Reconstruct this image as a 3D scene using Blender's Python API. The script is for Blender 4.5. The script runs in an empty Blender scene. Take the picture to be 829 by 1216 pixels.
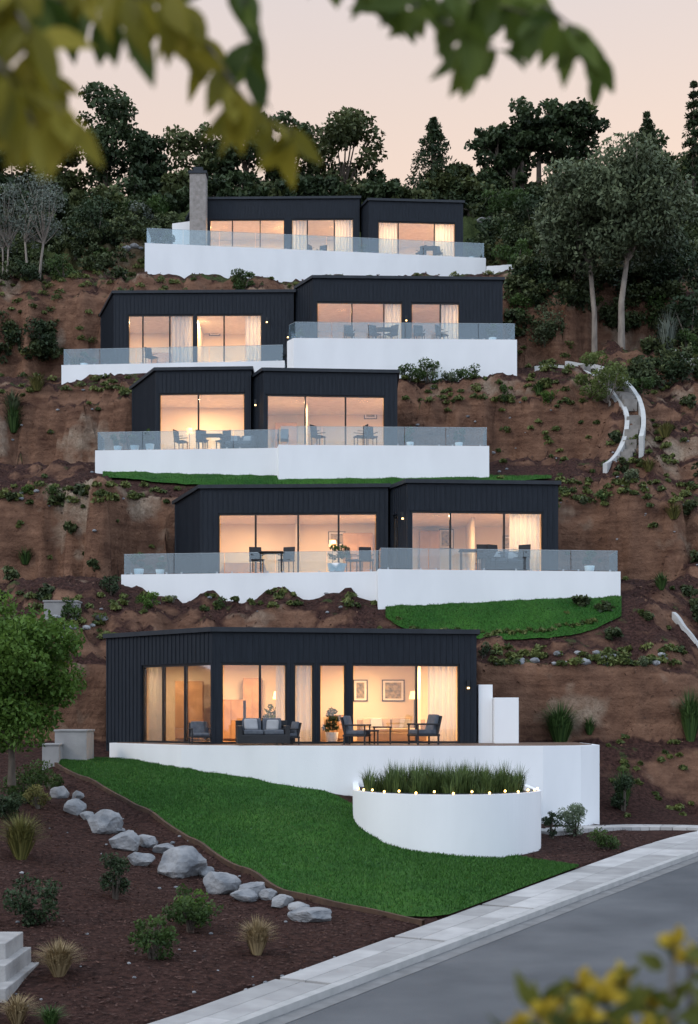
import bpy, math, random
import numpy as np
from mathutils import Vector
random.seed(5)
rng = np.random.default_rng(7)
F = 1690.0; CU = 414.5; HV = 850.0; CZ = 4.0     # survey constants: bearing / elevation -> metres

def W(u, v, d):
    return ((u-CU)/F*d, d, CZ+(HV-v)/F*d)
def PX(u, d):
    return ((u-CU)/F*d, d)

sc = bpy.context.scene
sc.view_settings.view_transform = 'Standard'
sc.view_settings.look = 'None'
sc.view_settings.exposure = 0

# ------------------------------------------------------------------ materials
MATS = {}
def newmat(name):
    m = bpy.data.materials.new(name); m.use_nodes = True
    nt = m.node_tree
    return m, nt, nt.nodes, nt.links, nt.nodes['Principled BSDF']

def mat(name, c1, c2=None, scale=4.0, rough=0.8, bump=0.0, bscale=30.0, metallic=0.0, stretch=None, detail=6, attr=False, spec=0.4):
    if name in MATS: return MATS[name]
    m, nt, N, L, P = newmat(name)
    P.inputs['Roughness'].default_value = rough
    P.inputs['Metallic'].default_value = metallic
    P.inputs['Specular IOR Level'].default_value = spec
    tc = N.new('ShaderNodeTexCoord'); src = tc.outputs['Object']
    if stretch:
        mp = N.new('ShaderNodeMapping'); mp.inputs['Scale'].default_value = stretch
        L.new(src, mp.inputs['Vector']); src = mp.outputs['Vector']
    if c2 is None: c2 = tuple(c*0.85 for c in c1)
    nz = N.new('ShaderNodeTexNoise'); nz.inputs['Scale'].default_value = scale; nz.inputs['Detail'].default_value = detail
    L.new(src, nz.inputs['Vector'])
    rp = N.new('ShaderNodeValToRGB')
    rp.color_ramp.elements[0].position = 0.35; rp.color_ramp.elements[1].position = 0.68
    rp.color_ramp.elements[0].color = (*c1, 1); rp.color_ramp.elements[1].color = (*c2, 1)
    L.new(nz.outputs['Fac'], rp.inputs['Fac'])
    out = rp.outputs['Color']
    if attr:
        at = N.new('ShaderNodeAttribute'); at.attribute_name = 'rnd'
        mr = N.new('ShaderNodeMapRange'); mr.inputs['To Min'].default_value = 0.72; mr.inputs['To Max'].default_value = 1.15
        L.new(at.outputs['Fac'], mr.inputs['Value'])
        vm = N.new('ShaderNodeVectorMath'); vm.operation = 'SCALE'
        L.new(out, vm.inputs[0]); L.new(mr.outputs['Result'], vm.inputs['Scale']); out = vm.outputs['Vector']
    L.new(out, P.inputs['Base Color'])
    if bump > 0:
        n2 = N.new('ShaderNodeTexNoise'); n2.inputs['Scale'].default_value = bscale; n2.inputs['Detail'].default_value = 8
        L.new(src, n2.inputs['Vector'])
        b = N.new('ShaderNodeBump'); b.inputs['Strength'].default_value = bump; b.inputs['Distance'].default_value = 0.05
        L.new(n2.outputs['Fac'], b.inputs['Height']); L.new(b.outputs['Normal'], P.inputs['Normal'])
    MATS[name] = m
    return m

def leafmat(name, dark, light, trans=0.25, rough=0.55):
    if name in MATS: return MATS[name]
    m, nt, N, L, P = newmat(name)
    at = N.new('ShaderNodeAttribute'); at.attribute_name = 'rnd'
    rp = N.new('ShaderNodeValToRGB')
    rp.color_ramp.elements[0].color = (*dark, 1); rp.color_ramp.elements[1].color = (*light, 1)
    L.new(at.outputs['Fac'], rp.inputs['Fac'])
    L.new(rp.outputs['Color'], P.inputs['Base Color'])
    P.inputs['Roughness'].default_value = rough
    P.inputs['Specular IOR Level'].default_value = 0.2
    if trans > 0:
        tr = N.new('ShaderNodeBsdfTranslucent'); L.new(rp.outputs['Color'], tr.inputs['Color'])
        mx = N.new('ShaderNodeMixShader'); mx.inputs['Fac'].default_value = trans
        L.new(P.outputs['BSDF'], mx.inputs[1]); L.new(tr.outputs['BSDF'], mx.inputs[2])
        L.new(mx.outputs['Shader'], N['Material Output'].inputs['Surface'])
    MATS[name] = m
    return m

def emit(name, col, s):
    m, nt, N, L, P = newmat(name)
    P.inputs['Base Color'].default_value = (*col, 1)
    P.inputs['Emission Color'].default_value = (*col, 1); P.inputs['Emission Strength'].default_value = s
    return m

def glassmat(name, tint, refl, milky=0.0, mcol=(0.6, 0.75, 0.8)):
    m, nt, N, L, P = newmat(name)
    t = N.new('ShaderNodeBsdfTransparent'); t.inputs['Color'].default_value = (*tint, 1)
    g = N.new('ShaderNodeBsdfGlossy'); g.inputs['Roughness'].default_value = 0.02
    g.inputs['Color'].default_value = (0.9, 0.95, 1, 1)
    lw = N.new('ShaderNodeLayerWeight'); lw.inputs['Blend'].default_value = 0.35
    mr = N.new('ShaderNodeMapRange'); mr.inputs['To Min'].default_value = refl; mr.inputs['To Max'].default_value = 0.8
    L.new(lw.outputs['Fresnel'], mr.inputs['Value'])
    mx = N.new('ShaderNodeMixShader')
    L.new(mr.outputs['Result'], mx.inputs['Fac']); L.new(t.outputs[0], mx.inputs[1]); L.new(g.outputs[0], mx.inputs[2])
    out = mx
    if milky > 0:
        d = N.new('ShaderNodeBsdfDiffuse'); d.inputs['Color'].default_value = (*mcol, 1)
        m2 = N.new('ShaderNodeMixShader'); m2.inputs['Fac'].default_value = milky
        L.new(mx.outputs[0], m2.inputs[1]); L.new(d.outputs[0], m2.inputs[2]); out = m2
    L.new(out.outputs[0], N['Material Output'].inputs['Surface'])
    return m

M_clad = mat('charcoal_cladding', (0.009, 0.013, 0.020), (0.015, 0.020, 0.029), scale=3, rough=0.6, bump=0.15, bscale=20, stretch=(6, 6, 0.6), spec=.25)
M_frame = mat('window_frame_black', (0.008, 0.010, 0.013), rough=0.4)
M_roof = mat('roof_coping', (0.010, 0.014, 0.021), (0.018, 0.023, 0.031), rough=0.5)
M_white = mat('white_render', (0.86, 0.87, 0.88), (0.79, 0.80, 0.81), scale=0.8, rough=0.85, bump=0.12, bscale=60, stretch=(1, 1, 0.35))
M_deck = mat('timber_deck', (0.16, 0.09, 0.055), (0.10, 0.06, 0.04), scale=6, rough=0.6, stretch=(0.5, 6, 1))
M_int = mat('interior_plaster', (0.80, 0.71, 0.59), (0.72, 0.62, 0.50), scale=0.7, rough=0.9)
M_ceil = mat('ceiling', (0.8, 0.77, 0.72), rough=0.9)
M_wood = mat('oak_joinery', (0.35, 0.19, 0.09), (0.22, 0.11, 0.05), scale=3, rough=0.5, stretch=(1, 1, 6))
M_glass = glassmat('window_glass', (0.97, 0.97, 0.97), 0.035)
M_bal = glassmat('balustrade_glass', (0.80, 0.89, 0.92), 0.05, 0.05, (0.5, 0.64, 0.7))
M_rail = mat('steel_rail', (0.4, 0.45, 0.48), rough=0.35, metallic=0.6)
M_stone = mat('boulder_stone', (0.14, 0.15, 0.165), (0.33, 0.33, 0.335), scale=2.5, rough=0.9, bump=0.8, bscale=7)
M_conc = mat('pale_concrete', (0.36, 0.35, 0.345), (0.46, 0.45, 0.44), scale=2, rough=0.9, bump=0.2, bscale=40, attr=True)
M_asph = mat('asphalt', (0.075, 0.08, 0.088), (0.120, 0.125, 0.132), scale=0.5, rough=0.85, bump=0.35, bscale=60, detail=12)
M_bark = mat('bark', (0.06, 0.045, 0.035), (0.12, 0.10, 0.08), scale=6, rough=0.9, bump=0.7, bscale=14, stretch=(1, 1, 0.3))
M_palebark = mat('pale_bark', (0.28, 0.24, 0.20), (0.17, 0.14, 0.12), scale=6, rough=0.9, bump=0.5, bscale=14, stretch=(1, 1, 0.3))
M_wick = mat('dark_wicker', (0.012, 0.013, 0.016), (0.03, 0.03, 0.034), scale=40, rough=0.6, bump=0.4, bscale=80)
M_cush = mat('grey_cushion', (0.08, 0.09, 0.11), (0.12, 0.13, 0.15), scale=10, rough=0.9)
M_cushl = mat('light_cushion', (0.36, 0.36, 0.37), rough=0.9)
M_edge = mat('edging_board', (0.05, 0.028, 0.018), (0.09, 0.05, 0.03), rough=0.8)
M_brick = mat('chimney_stone', (0.34, 0.31, 0.29), (0.24, 0.22, 0.20), scale=5, rough=0.9, bump=0.6, bscale=8)
M_spot = emit('lamp_glow', (1.0, 0.62, 0.25), 5.0)
M_bulb = emit('festoon_bulb', (1.0, 0.60, 0.18), 7.0)
M_mulch = mat('mulch_chips', (0.035, 0.016, 0.013), (0.11, 0.056, 0.042), scale=8, rough=0.95, attr=True)

def curtain_mat():
    m, nt, N, L, P = newmat('curtain_voile')
    P.inputs['Base Color'].default_value = (0.82, 0.80, 0.77, 1); P.inputs['Roughness'].default_value = 0.9
    tr = N.new('ShaderNodeBsdfTranslucent'); tr.inputs['Color'].default_value = (0.8, 0.78, 0.74, 1)
    mx = N.new('ShaderNodeMixShader'); mx.inputs['Fac'].default_value = 0.35
    L.new(P.outputs[0], mx.inputs[1]); L.new(tr.outputs[0], mx.inputs[2])
    L.new(mx.outputs[0], N['Material Output'].inputs['Surface'])
    return m
M_curt = curtain_mat()

def lawn_mat():
    m, nt, N, L, P = newmat('lawn_grass')
    tc = N.new('ShaderNodeTexCoord')
    a = N.new('ShaderNodeTexNoise'); a.inputs['Scale'].default_value = 0.6; a.inputs['Detail'].default_value = 5
    b = N.new('ShaderNodeTexNoise'); b.inputs['Scale'].default_value = 22; b.inputs['Detail'].default_value = 6
    L.new(tc.outputs['Object'], a.inputs['Vector']); L.new(tc.outputs['Object'], b.inputs['Vector'])
    r1 = N.new('ShaderNodeValToRGB'); r1.color_ramp.elements[0].position = .3; r1.color_ramp.elements[1].position = .7
    r1.color_ramp.elements[0].color = (0.014, 0.066, 0.010, 1); r1.color_ramp.elements[1].color = (0.044, 0.130, 0.019, 1)
    L.new(a.outputs['Fac'], r1.inputs['Fac'])
    mr = N.new('ShaderNodeMapRange'); mr.inputs['From Min'].default_value = .3; mr.inputs['From Max'].default_value = .7
    mr.inputs['To Min'].default_value = .55; mr.inputs['To Max'].default_value = 1.3
    L.new(b.outputs['Fac'], mr.inputs['Value'])
    vm = N.new('ShaderNodeVectorMath'); vm.operation = 'SCALE'
    L.new(r1.outputs['Color'], vm.inputs[0]); L.new(mr.outputs[0], vm.inputs['Scale'])
    L.new(vm.outputs[0], P.inputs['Base Color'])
    P.inputs['Roughness'].default_value = 0.8; P.inputs['Specular IOR Level'].default_value = 0.1
    bp = N.new('ShaderNodeBump'); bp.inputs['Strength'].default_value = .7; bp.inputs['Distance'].default_value = .05
    L.new(b.outputs['Fac'], bp.inputs['Height']); L.new(bp.outputs[0], P.inputs['Normal'])
    return m
M_lawn = lawn_mat()

def ground_mat():
    m, nt, N, L, P = newmat('hillside_soil')
    tc = N.new('ShaderNodeTexCoord'); O = tc.outputs['Object']
    def noise(s, d=8, st=None):
        n = N.new('ShaderNodeTexNoise'); n.inputs['Scale'].default_value = s; n.inputs['Detail'].default_value = d
        n.inputs['Roughness'].default_value = 0.65
        if st:
            mp = N.new('ShaderNodeMapping'); mp.inputs['Scale'].default_value = st; L.new(O, mp.inputs['Vector']); L.new(mp.outputs[0], n.inputs['Vector'])
        else: L.new(O, n.inputs['Vector'])
        return n.outputs['Fac']
    def ramp(f, p0, c0, p1, c1):
        r = N.new('ShaderNodeValToRGB'); r.color_ramp.elements[0].position = p0; r.color_ramp.elements[1].position = p1
        r.color_ramp.elements[0].color = (*c0, 1); r.color_ramp.elements[1].color = (*c1, 1)
        L.new(f, r.inputs['Fac']); return r.outputs['Color']
    def mix(f, a, b):
        x = N.new('ShaderNodeMix'); x.data_type = 'RGBA'
        L.new(f, x.inputs['Factor']); L.new(a, x.inputs['A']); L.new(b, x.inputs['B']); return x.outputs['Result']
    n_big = noise(0.20, 4); n_mid = noise(1.3, 12); n_fine = noise(9, 10); n_str = noise(1.0, 10, (.45, .45, 3.4)); n_m2 = noise(.55, 6)
    clay = ramp(n_mid, .33, (0.085, 0.040, 0.026), .68, (0.30, 0.165, 0.105))
    clay2 = ramp(n_str, .36, (0.055, 0.028, 0.021), .66, (0.25, 0.140, 0.092))
    sand = ramp(n_fine, .3, (0.22, 0.165, 0.12), .7, (0.42, 0.33, 0.25))
    mulch = ramp(n_fine, .34, (0.018, 0.009, 0.008), .66, (0.082, 0.041, 0.033))
    weeds = ramp(n_fine, .3, (0.018, 0.030, 0.010), .7, (0.075, 0.095, 0.034))
    geo = N.new('ShaderNodeNewGeometry'); sx = N.new('ShaderNodeSeparateXYZ'); L.new(geo.outputs['Normal'], sx.inputs[0])
    ad = N.new('ShaderNodeMath'); ad.operation = 'MULTIPLY_ADD'; ad.inputs[1].default_value = 0.7; ad.inputs[2].default_value = -0.35
    L.new(n_m2, ad.inputs[0])
    a2 = N.new('ShaderNodeMath'); a2.operation = 'ADD'; L.new(sx.outputs['Z'], a2.inputs[0]); L.new(ad.outputs[0], a2.inputs[1])
    fl = N.new('ShaderNodeMapRange'); fl.inputs['From Min'].default_value = .60; fl.inputs['From Max'].default_value = .74
    L.new(a2.outputs[0], fl.inputs['Value'])
    def mrange(f, a, b):
        r = N.new('ShaderNodeMapRange'); r.inputs['From Min'].default_value = a; r.inputs['From Max'].default_value = b
        L.new(f, r.inputs['Value']); return r.outputs[0]
    half = N.new('ShaderNodeMath'); half.operation = 'MULTIPLY'; half.inputs[0].default_value = 1; half.inputs[1].default_value = .5
    c0 = mix(half.outputs[0], clay, clay2)
    c = mix(mrange(n_big, .56, .66), c0, sand)
    sp = N.new('ShaderNodeSeparateXYZ'); L.new(O, sp.inputs[0])
    up = mrange(sp.outputs['Y'], 62, 80)
    wf = N.new('ShaderNodeMath'); wf.operation = 'MULTIPLY_ADD'; wf.inputs[1].default_value = 0.12; wf.inputs[2].default_value = 0.0
    L.new(up, wf.inputs[0])
    w2 = N.new('ShaderNodeMath'); w2.operation = 'ADD'; L.new(n_mid, w2.inputs[0]); L.new(wf.outputs[0], w2.inputs[1])
    flat = mix(mrange(w2.outputs[0], .60, .68), mulch, weeds)
    c = mix(fl.outputs[0], c, flat)
    low = mrange(sp.outputs['Y'], 43, 46)      # graded mulch beds at the street
    c = mix(low, mulch, c)
    far = mrange(sp.outputs['Y'], 86, 90)
    c = mix(far, c, weeds)
    L.new(c, P.inputs['Base Color']); P.inputs['Roughness'].default_value = 0.95; P.inputs['Specular IOR Level'].default_value = 0.1
    b = N.new('ShaderNodeBump'); b.inputs['Strength'].default_value = 1.0; b.inputs['Distance'].default_value = 0.30
    sm = N.new('ShaderNodeMath'); sm.operation = 'MULTIPLY_ADD'; sm.inputs[1].default_value = 0.3
    L.new(n_fine, sm.inputs[0]); L.new(n_mid, sm.inputs[2])
    L.new(sm.outputs[0], b.inputs['Height']); L.new(b.outputs[0], P.inputs['Normal'])
    return m
M_ground = ground_mat()

# ------------------------------------------------------------------ mesh helpers
def link(ob, parent=None):
    sc.collection.objects.link(ob)
    if parent is not None: ob.parent = parent
    return ob
def empty(name, loc=(0, 0, 0)):
    e = bpy.data.objects.new(name, None); e.empty_display_size = 0.3
    sc.collection.objects.link(e)
    return e
def mkmesh(name, v, f, m, parent=None, smooth=False, rnd=None, bevel=0):
    me = bpy.data.meshes.new(name)
    me.from_pydata([tuple(a) for a in v] if not isinstance(v, np.ndarray) else v.tolist(), [], f if isinstance(f, list) else f.tolist())
    if m: me.materials.append(m)
    if smooth: me.polygons.foreach_set('use_smooth', [True]*len(me.polygons))
    if rnd is not None:
        a = me.attributes.new('rnd', 'FLOAT', 'FACE'); a.data.foreach_set('value', np.asarray(rnd, dtype=np.float32))
    me.update()
    ob = bpy.data.objects.new(name, me); link(ob, parent)
    if bevel > 0:
        b = ob.modifiers.new('bevel', 'BEVEL'); b.width = bevel; b.segments = 2; b.limit_method = 'ANGLE'
    return ob

class MB:
    def __init__(s): s.v = []; s.f = []
    def prism(s, poly, z0, z1):
        n = len(poly); o = len(s.v)
        s.v += [(p[0], p[1], z0) for p in poly] + [(p[0], p[1], z1) for p in poly]
        s.f.append([o+i for i in range(n)][::-1]); s.f.append([o+n+i for i in range(n)])
        for i in range(n):
            j = (i+1) % n; s.f.append([o+i, o+j, o+n+j, o+n+i])
    def seg(s, A, B, s0, s1, n0, n1, z0, z1):
        dx, dy = B[0]-A[0], B[1]-A[1]; l = math.hypot(dx, dy); dx /= l; dy /= l; nx, ny = -dy, dx
        P = lambda t, n: (A[0]+dx*t+nx*n, A[1]+dy*t+ny*n)
        s.prism([P(s0, n0), P(s1, n0), P(s1, n1), P(s0, n1)], z0, z1)
    def box(s, c, size, rz=0, tilt=0):
        sx, sy, sz = [a/2 for a in size]; o = len(s.v)
        for z in (-sz, sz):
            for x, y in ((-sx, -sy), (sx, -sy), (sx, sy), (-sx, sy)):
                yy = y*math.cos(tilt)-z*math.sin(tilt); zz = y*math.sin(tilt)+z*math.cos(tilt)
                s.v.append((c[0]+x*math.cos(rz)-yy*math.sin(rz), c[1]+x*math.sin(rz)+yy*math.cos(rz), c[2]+zz))
        for q in ((3, 2, 1, 0), (4, 5, 6, 7), (0, 1, 5, 4), (1, 2, 6, 5), (2, 3, 7, 6), (3, 0, 4, 7)): s.f.append([o+i for i in q])
    def tube(s, pts, rad, n=7):
        o = len(s.v)
        P = [Vector(p) for p in pts]
        for i, p in enumerate(P):
            t = (P[min(i+1, len(P)-1)]-P[max(i-1, 0)]).normalized()
            a = t.cross(Vector((0.3, 1, 0.1))).normalized(); b = t.cross(a)
            for k in range(n):
                an = 2*math.pi*k/n
                s.v.append(tuple(p+(a*math.cos(an)+b*math.sin(an))*rad[i]))
        for i in range(len(P)-1):
            for k in range(n):
                k2 = (k+1) % n
                s.f.append([o+i*n+k, o+i*n+k2, o+(i+1)*n+k2, o+(i+1)*n+k])
        s.f.append([o+(len(P)-1)*n+k for k in range(n)])
    def obj(s, name, m, parent=None, smooth=False, bevel=0, rnd=None):
        if not s.v: return None
        if rnd == 'face': rnd = rng.random(len(s.f))
        return mkmesh(name, s.v, s.f, m, parent, smooth, rnd, bevel)

def offset_poly(poly, d):
    n = len(poly); out = []
    for i in range(n):
        a, b, c = poly[i-1], poly[i], poly[(i+1) % n]
        d1 = Vector((b[0]-a[0], b[1]-a[1])).normalized(); d2 = Vector((c[0]-b[0], c[1]-b[1])).normalized()
        n1 = Vector((d1.y, -d1.x)); n2 = Vector((d2.y, -d2.x)); m = (n1+n2)
        m = m/max(0.35, m.length_squared)*2
        out.append((b[0]+m.x*d, b[1]+m.y*d))
    return out

def chaikin(pts, it=2):
    P = [np.array(p, float) for p in pts]
    for _ in range(it):
        Q = [P[0]]
        for a, b in zip(P[:-1], P[1:]): Q += [a*.75+b*.25, a*.25+b*.75]
        Q.append(P[-1]); P = Q
    return np.array(P)
def resample(P, n):
    P = np.array(P, float); d = np.r_[0, np.cumsum(np.linalg.norm(np.diff(P, axis=0), axis=1))]
    t = np.linspace(0, d[-1], n)
    return np.stack([np.interp(t, d, P[:, k]) for k in range(P.shape[1])], 1)

# ------------------------------------------------------------------ terrain height
def vnoise(x, y, s=0):
    xi = np.floor(x); yi = np.floor(y); xf = x-xi; yf = y-yi
    xf = xf*xf*(3-2*xf); yf = yf*yf*(3-2*yf)
    def hsh(a, b):
        q = np.sin(a*127.1+b*311.7+s*74.7)*43758.5453
        return q-np.floor(q)
    return (hsh(xi, yi)*(1-xf)+hsh(xi+1, yi)*xf)*(1-yf)+(hsh(xi, yi+1)*(1-xf)+hsh(xi+1, yi+1)*xf)*yf
def fbm(x, y, s=0, o=4):
    r = 0; a = .5
    for i in range(o):
        r = r+a*(vnoise(x*2**i, y*2**i, s+i)-.5); a *= .55
    return r*2
def sstep(a, b, x):
    t = np.clip((x-a)/(b-a), 0, 1); return t*t*(3-2*t)
def rz(y): return .035*np.clip(y-18, 0, 26)

K = chaikin([(-30, -30), (-1.4, 18.5), (8.75, 35.7), (12.3, 41.0), (18, 43), (30, 43.5), (90, 43.5)], 2)
K = resample(K, 160)
def kwidth(y): return float(np.interp(y, [0, 18.5, 26, 36, 44], [1.0, 1.03, 1.25, 1.7, 1.7]))
def road_s(x, y):
    best = np.full(x.shape, 1e9); sg = np.zeros(x.shape)
    KK = K[::4] if (len(K)-1) % 4 == 0 else np.vstack([K[::4], K[-1]])
    for a, b in zip(KK[:-1], KK[1:]):
        d = b-a; l2 = d@d
        t = np.clip(((x-a[0])*d[0]+(y-a[1])*d[1])/l2, 0, 1)
        ex = x-a[0]-t*d[0]; ey = y-a[1]-t*d[1]; dd = np.hypot(ex, ey)
        c = d[0]*ey-d[1]*ex
        m = dd < best; best = np.where(m, dd, best); sg = np.where(m, np.sign(c), sg)
    return best*sg

EDGE = [(65, 905, 42), (110, 925, 39.5), (180, 962, 36), (240, 1000, 33), (300, 1035, 30), (360, 1065, 28), (460, 1097, 25.3)]
TOP = [(130, 903, 44), (215, 915, 41), (300, 925, 40.6), (360, 940, 40), (415, 960, 39), (418, 972, 36), (470, 1005, 34.5), (560, 1022, 33.6), (640, 1027, 33.5)]
ctrl = [W(*p) for p in EDGE+TOP]
EW = [np.array(W(*p)) for p in EDGE]
for i, p in enumerate(EW[:-1]):
    d = EW[min(i+1, len(EW)-1)]-EW[max(i-1, 0)]; nrm = np.array([-abs(d[1]), -abs(d[0])]); nrm /= np.linalg.norm(nrm)
    ctrl.append((p[0]+nrm[0]*.5, p[1]+nrm[1]*.5, p[2]-.38))
for y in (12, 18.5, 22, 25, 28, 31, 34, 38, 42):
    ctrl.append((-2.6+.56*(y-18.5), y, float(rz(y))))
ctrl += [W(*p) for p in [(0, 1216, 18.5), (0, 1100, 24), (0, 1000, 31), (0, 955, 36), (0, 920, 42), (100, 1055, 27), (150, 1150, 21),
                         (712, 975, 42.5), (829, 972, 45), (829, 925, 46.3), (760, 935, 45), (720, 942, 44.5), (645, 980, 40)]]
ctrl += [(-15, 20, .3), (-15, 30, 1.3), (-16, 42, 2.8), (-20, 10, 0), (-10, 10, 0), (0, 10, 0), (10, 18, 0), (20, 30, .4), (20, 10, 0), (20, 41, .9)]
for x in (-22, -14, -8, -3, 1, 4.5, 8, 13, 20): ctrl += [(x, 46.6, 3.0), (x, 48.5, 3.1)]
for x in (-5, -2, 1, 3): ctrl.append((x, 43.6, 2.6))
C = np.array(ctrl)
n = len(C); Pm = np.c_[np.ones(n), C[:, 0], C[:, 1]]
big = np.zeros((n+3, n+3)); big[:n, :n] = np.hypot(C[:, None, 0]-C[None, :, 0], C[:, None, 1]-C[None, :, 1])+np.eye(n)*-0.02
big[:n, n:] = Pm; big[n:, :n] = Pm.T
sol = np.linalg.lstsq(big, np.r_[C[:, 2], 0, 0, 0], rcond=None)[0]
def lower(x, y):
    x = np.clip(x, -22, 20); y = np.clip(y, 10, 48.5); r = sol[n]+sol[n+1]*x+sol[n+2]*y
    for i in range(n): r = r+sol[i]*np.hypot(x-C[i, 0], y-C[i, 1])
    return r

PY = [44, 47.1, 47.7, 48.6, 50.3, 51.2, 53.2, 57.5, 58.1, 59.3, 60.2, 62, 66.0, 66.6, 67.6, 69, 71, 76.0, 76.7, 78.2, 79.5, 81.6, 84, 88.6, 89.6, 93, 100, 130, 300, 900]
PZ = [3.0, 3.1, 5.7, 6.2, 7.6, 8.1, 8.9, 9.0, 12.9, 13.75, 14.1, 15.0, 15.1, 18.6, 19.8, 20.4, 21.0, 21.1, 26.2, 27.9, 28.5, 29, 30.0, 30.3, 33.2, 36.4, 39.8, 44, 38, 34]
SY = [44, 47, 52, 58, 63, 67, 72, 77, 84, 90, 100, 130, 300, 900]
SZ = [2.9, 3.3, 7.0, 11.6, 15.3, 18.5, 22.3, 26.0, 30.5, 34, 39.8, 44, 38, 34]
FOOT = []   # (polygon, zmax)
CALM = [(PX(450, 50)[0], PX(748, 50)[0], 48.7, 52.2), (PX(108, 59)[0], PX(660, 59)[0], 58.2, 61.5)]   # smooth graded lawns
def inpoly(x, y, poly):
    r = np.zeros(x.shape, bool); k = len(poly)
    for i in range(k):
        x1, y1 = poly[i]; x2, y2 = poly[(i+1) % k]
        if y1 == y2: continue
        c = ((y1 > y) != (y2 > y)) & (x < (x2-x1)*(y-y1)/(y2-y1)+x1)
        r ^= c
    return r
def hgt(x, y):
    x = np.atleast_1d(np.asarray(x, float)); y = np.atleast_1d(np.asarray(y, float))
    out = np.where(np.abs(x) > 9, 1.0, 0.5)
    amp = sstep(46.0, 49, y)*(1-sstep(120, 160, y))
    for x0, x1, y0, y1 in CALM:
        amp = amp*(1-sstep(x0-1, x0, x)*(1-sstep(x1, x1+1, x))*sstep(y0-.4, y0, y)*(1-sstep(y1, y1+.4, y))*.97)
    ridged = .5-np.abs(fbm(x*.55, y*.28, 41, 3))*1.6
    yy = y+amp*(fbm(x*.2, y*.08, 3, 3)*2.4*out+ridged*1.0*out+fbm(x*.8, y*.5, 9, 4)*.9+fbm(x*2.7, y*2.7, 21, 3)*.22)
    hp = np.interp(yy, PY, PZ)
    hi = sstep(58.5, 60.5, y)
    fr = sstep(.21*y, .25*y, x)*(1-hi)*.6+sstep(.158*y, .185*y, x)*hi*(1-sstep(72, 76, y))*.95+sstep(.2*y, .25*y, x)*sstep(72, 76, y)*.8
    f = np.clip(fr+sstep(.215*y, .3*y, -x)*.5, 0, .95)
    hh = hp*(1-f)+(np.interp(yy, SY, SZ)+amp*fbm(x*.35, y*.35, 31, 4)*.8)*f
    lo = lower(x, y)
    w = sstep(45.2, 46.9, y)
    h = lo*(1-w)+hh*w
    h = h+amp*.10*np.sin(h*5.2+3*fbm(x*.4, y*.4, 77, 2))
    h = h+fbm(x*2.2, y*2.2, 5, 4)*(.05+amp*.26)
    s = road_s(x, y)
    wd = np.interp(y, [0, 18.5, 26, 36, 44], [1.0, 1.03, 1.25, 1.7, 1.7])
    m = (s < wd-.03) & (s > -7.55)
    h = np.where(m, rz(y)-.45, h)
    h = np.where(s <= -7.55, np.minimum(h, rz(y)-.02), h)
    near = (s >= wd-.03) & (s < wd+1.5)
    k = np.clip((s-wd)/1.5, 0, 1)
    h = np.where(near, (rz(y)-.03)*(1-k)+h*k, h)
    for poly, zm in FOOT:
        h = np.where(inpoly(x, y, poly), np.minimum(h, zm), h)
    return h
def hit(u, v, y0=15.0, y1=125.0):
    ys = np.arange(y0, y1, .06); xs = (u-CU)/F*ys; zr = CZ+(HV-v)/F*ys
    hh = hgt(xs, ys); idx = np.nonzero(hh >= zr)[0]
    i = idx[0] if len(idx) else int(np.searchsorted(ys, 97.0))
    return float(xs[i]), float(ys[i]), float(hh[i])
def h1(x, y): return float(hgt(x, y)[0])

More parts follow.
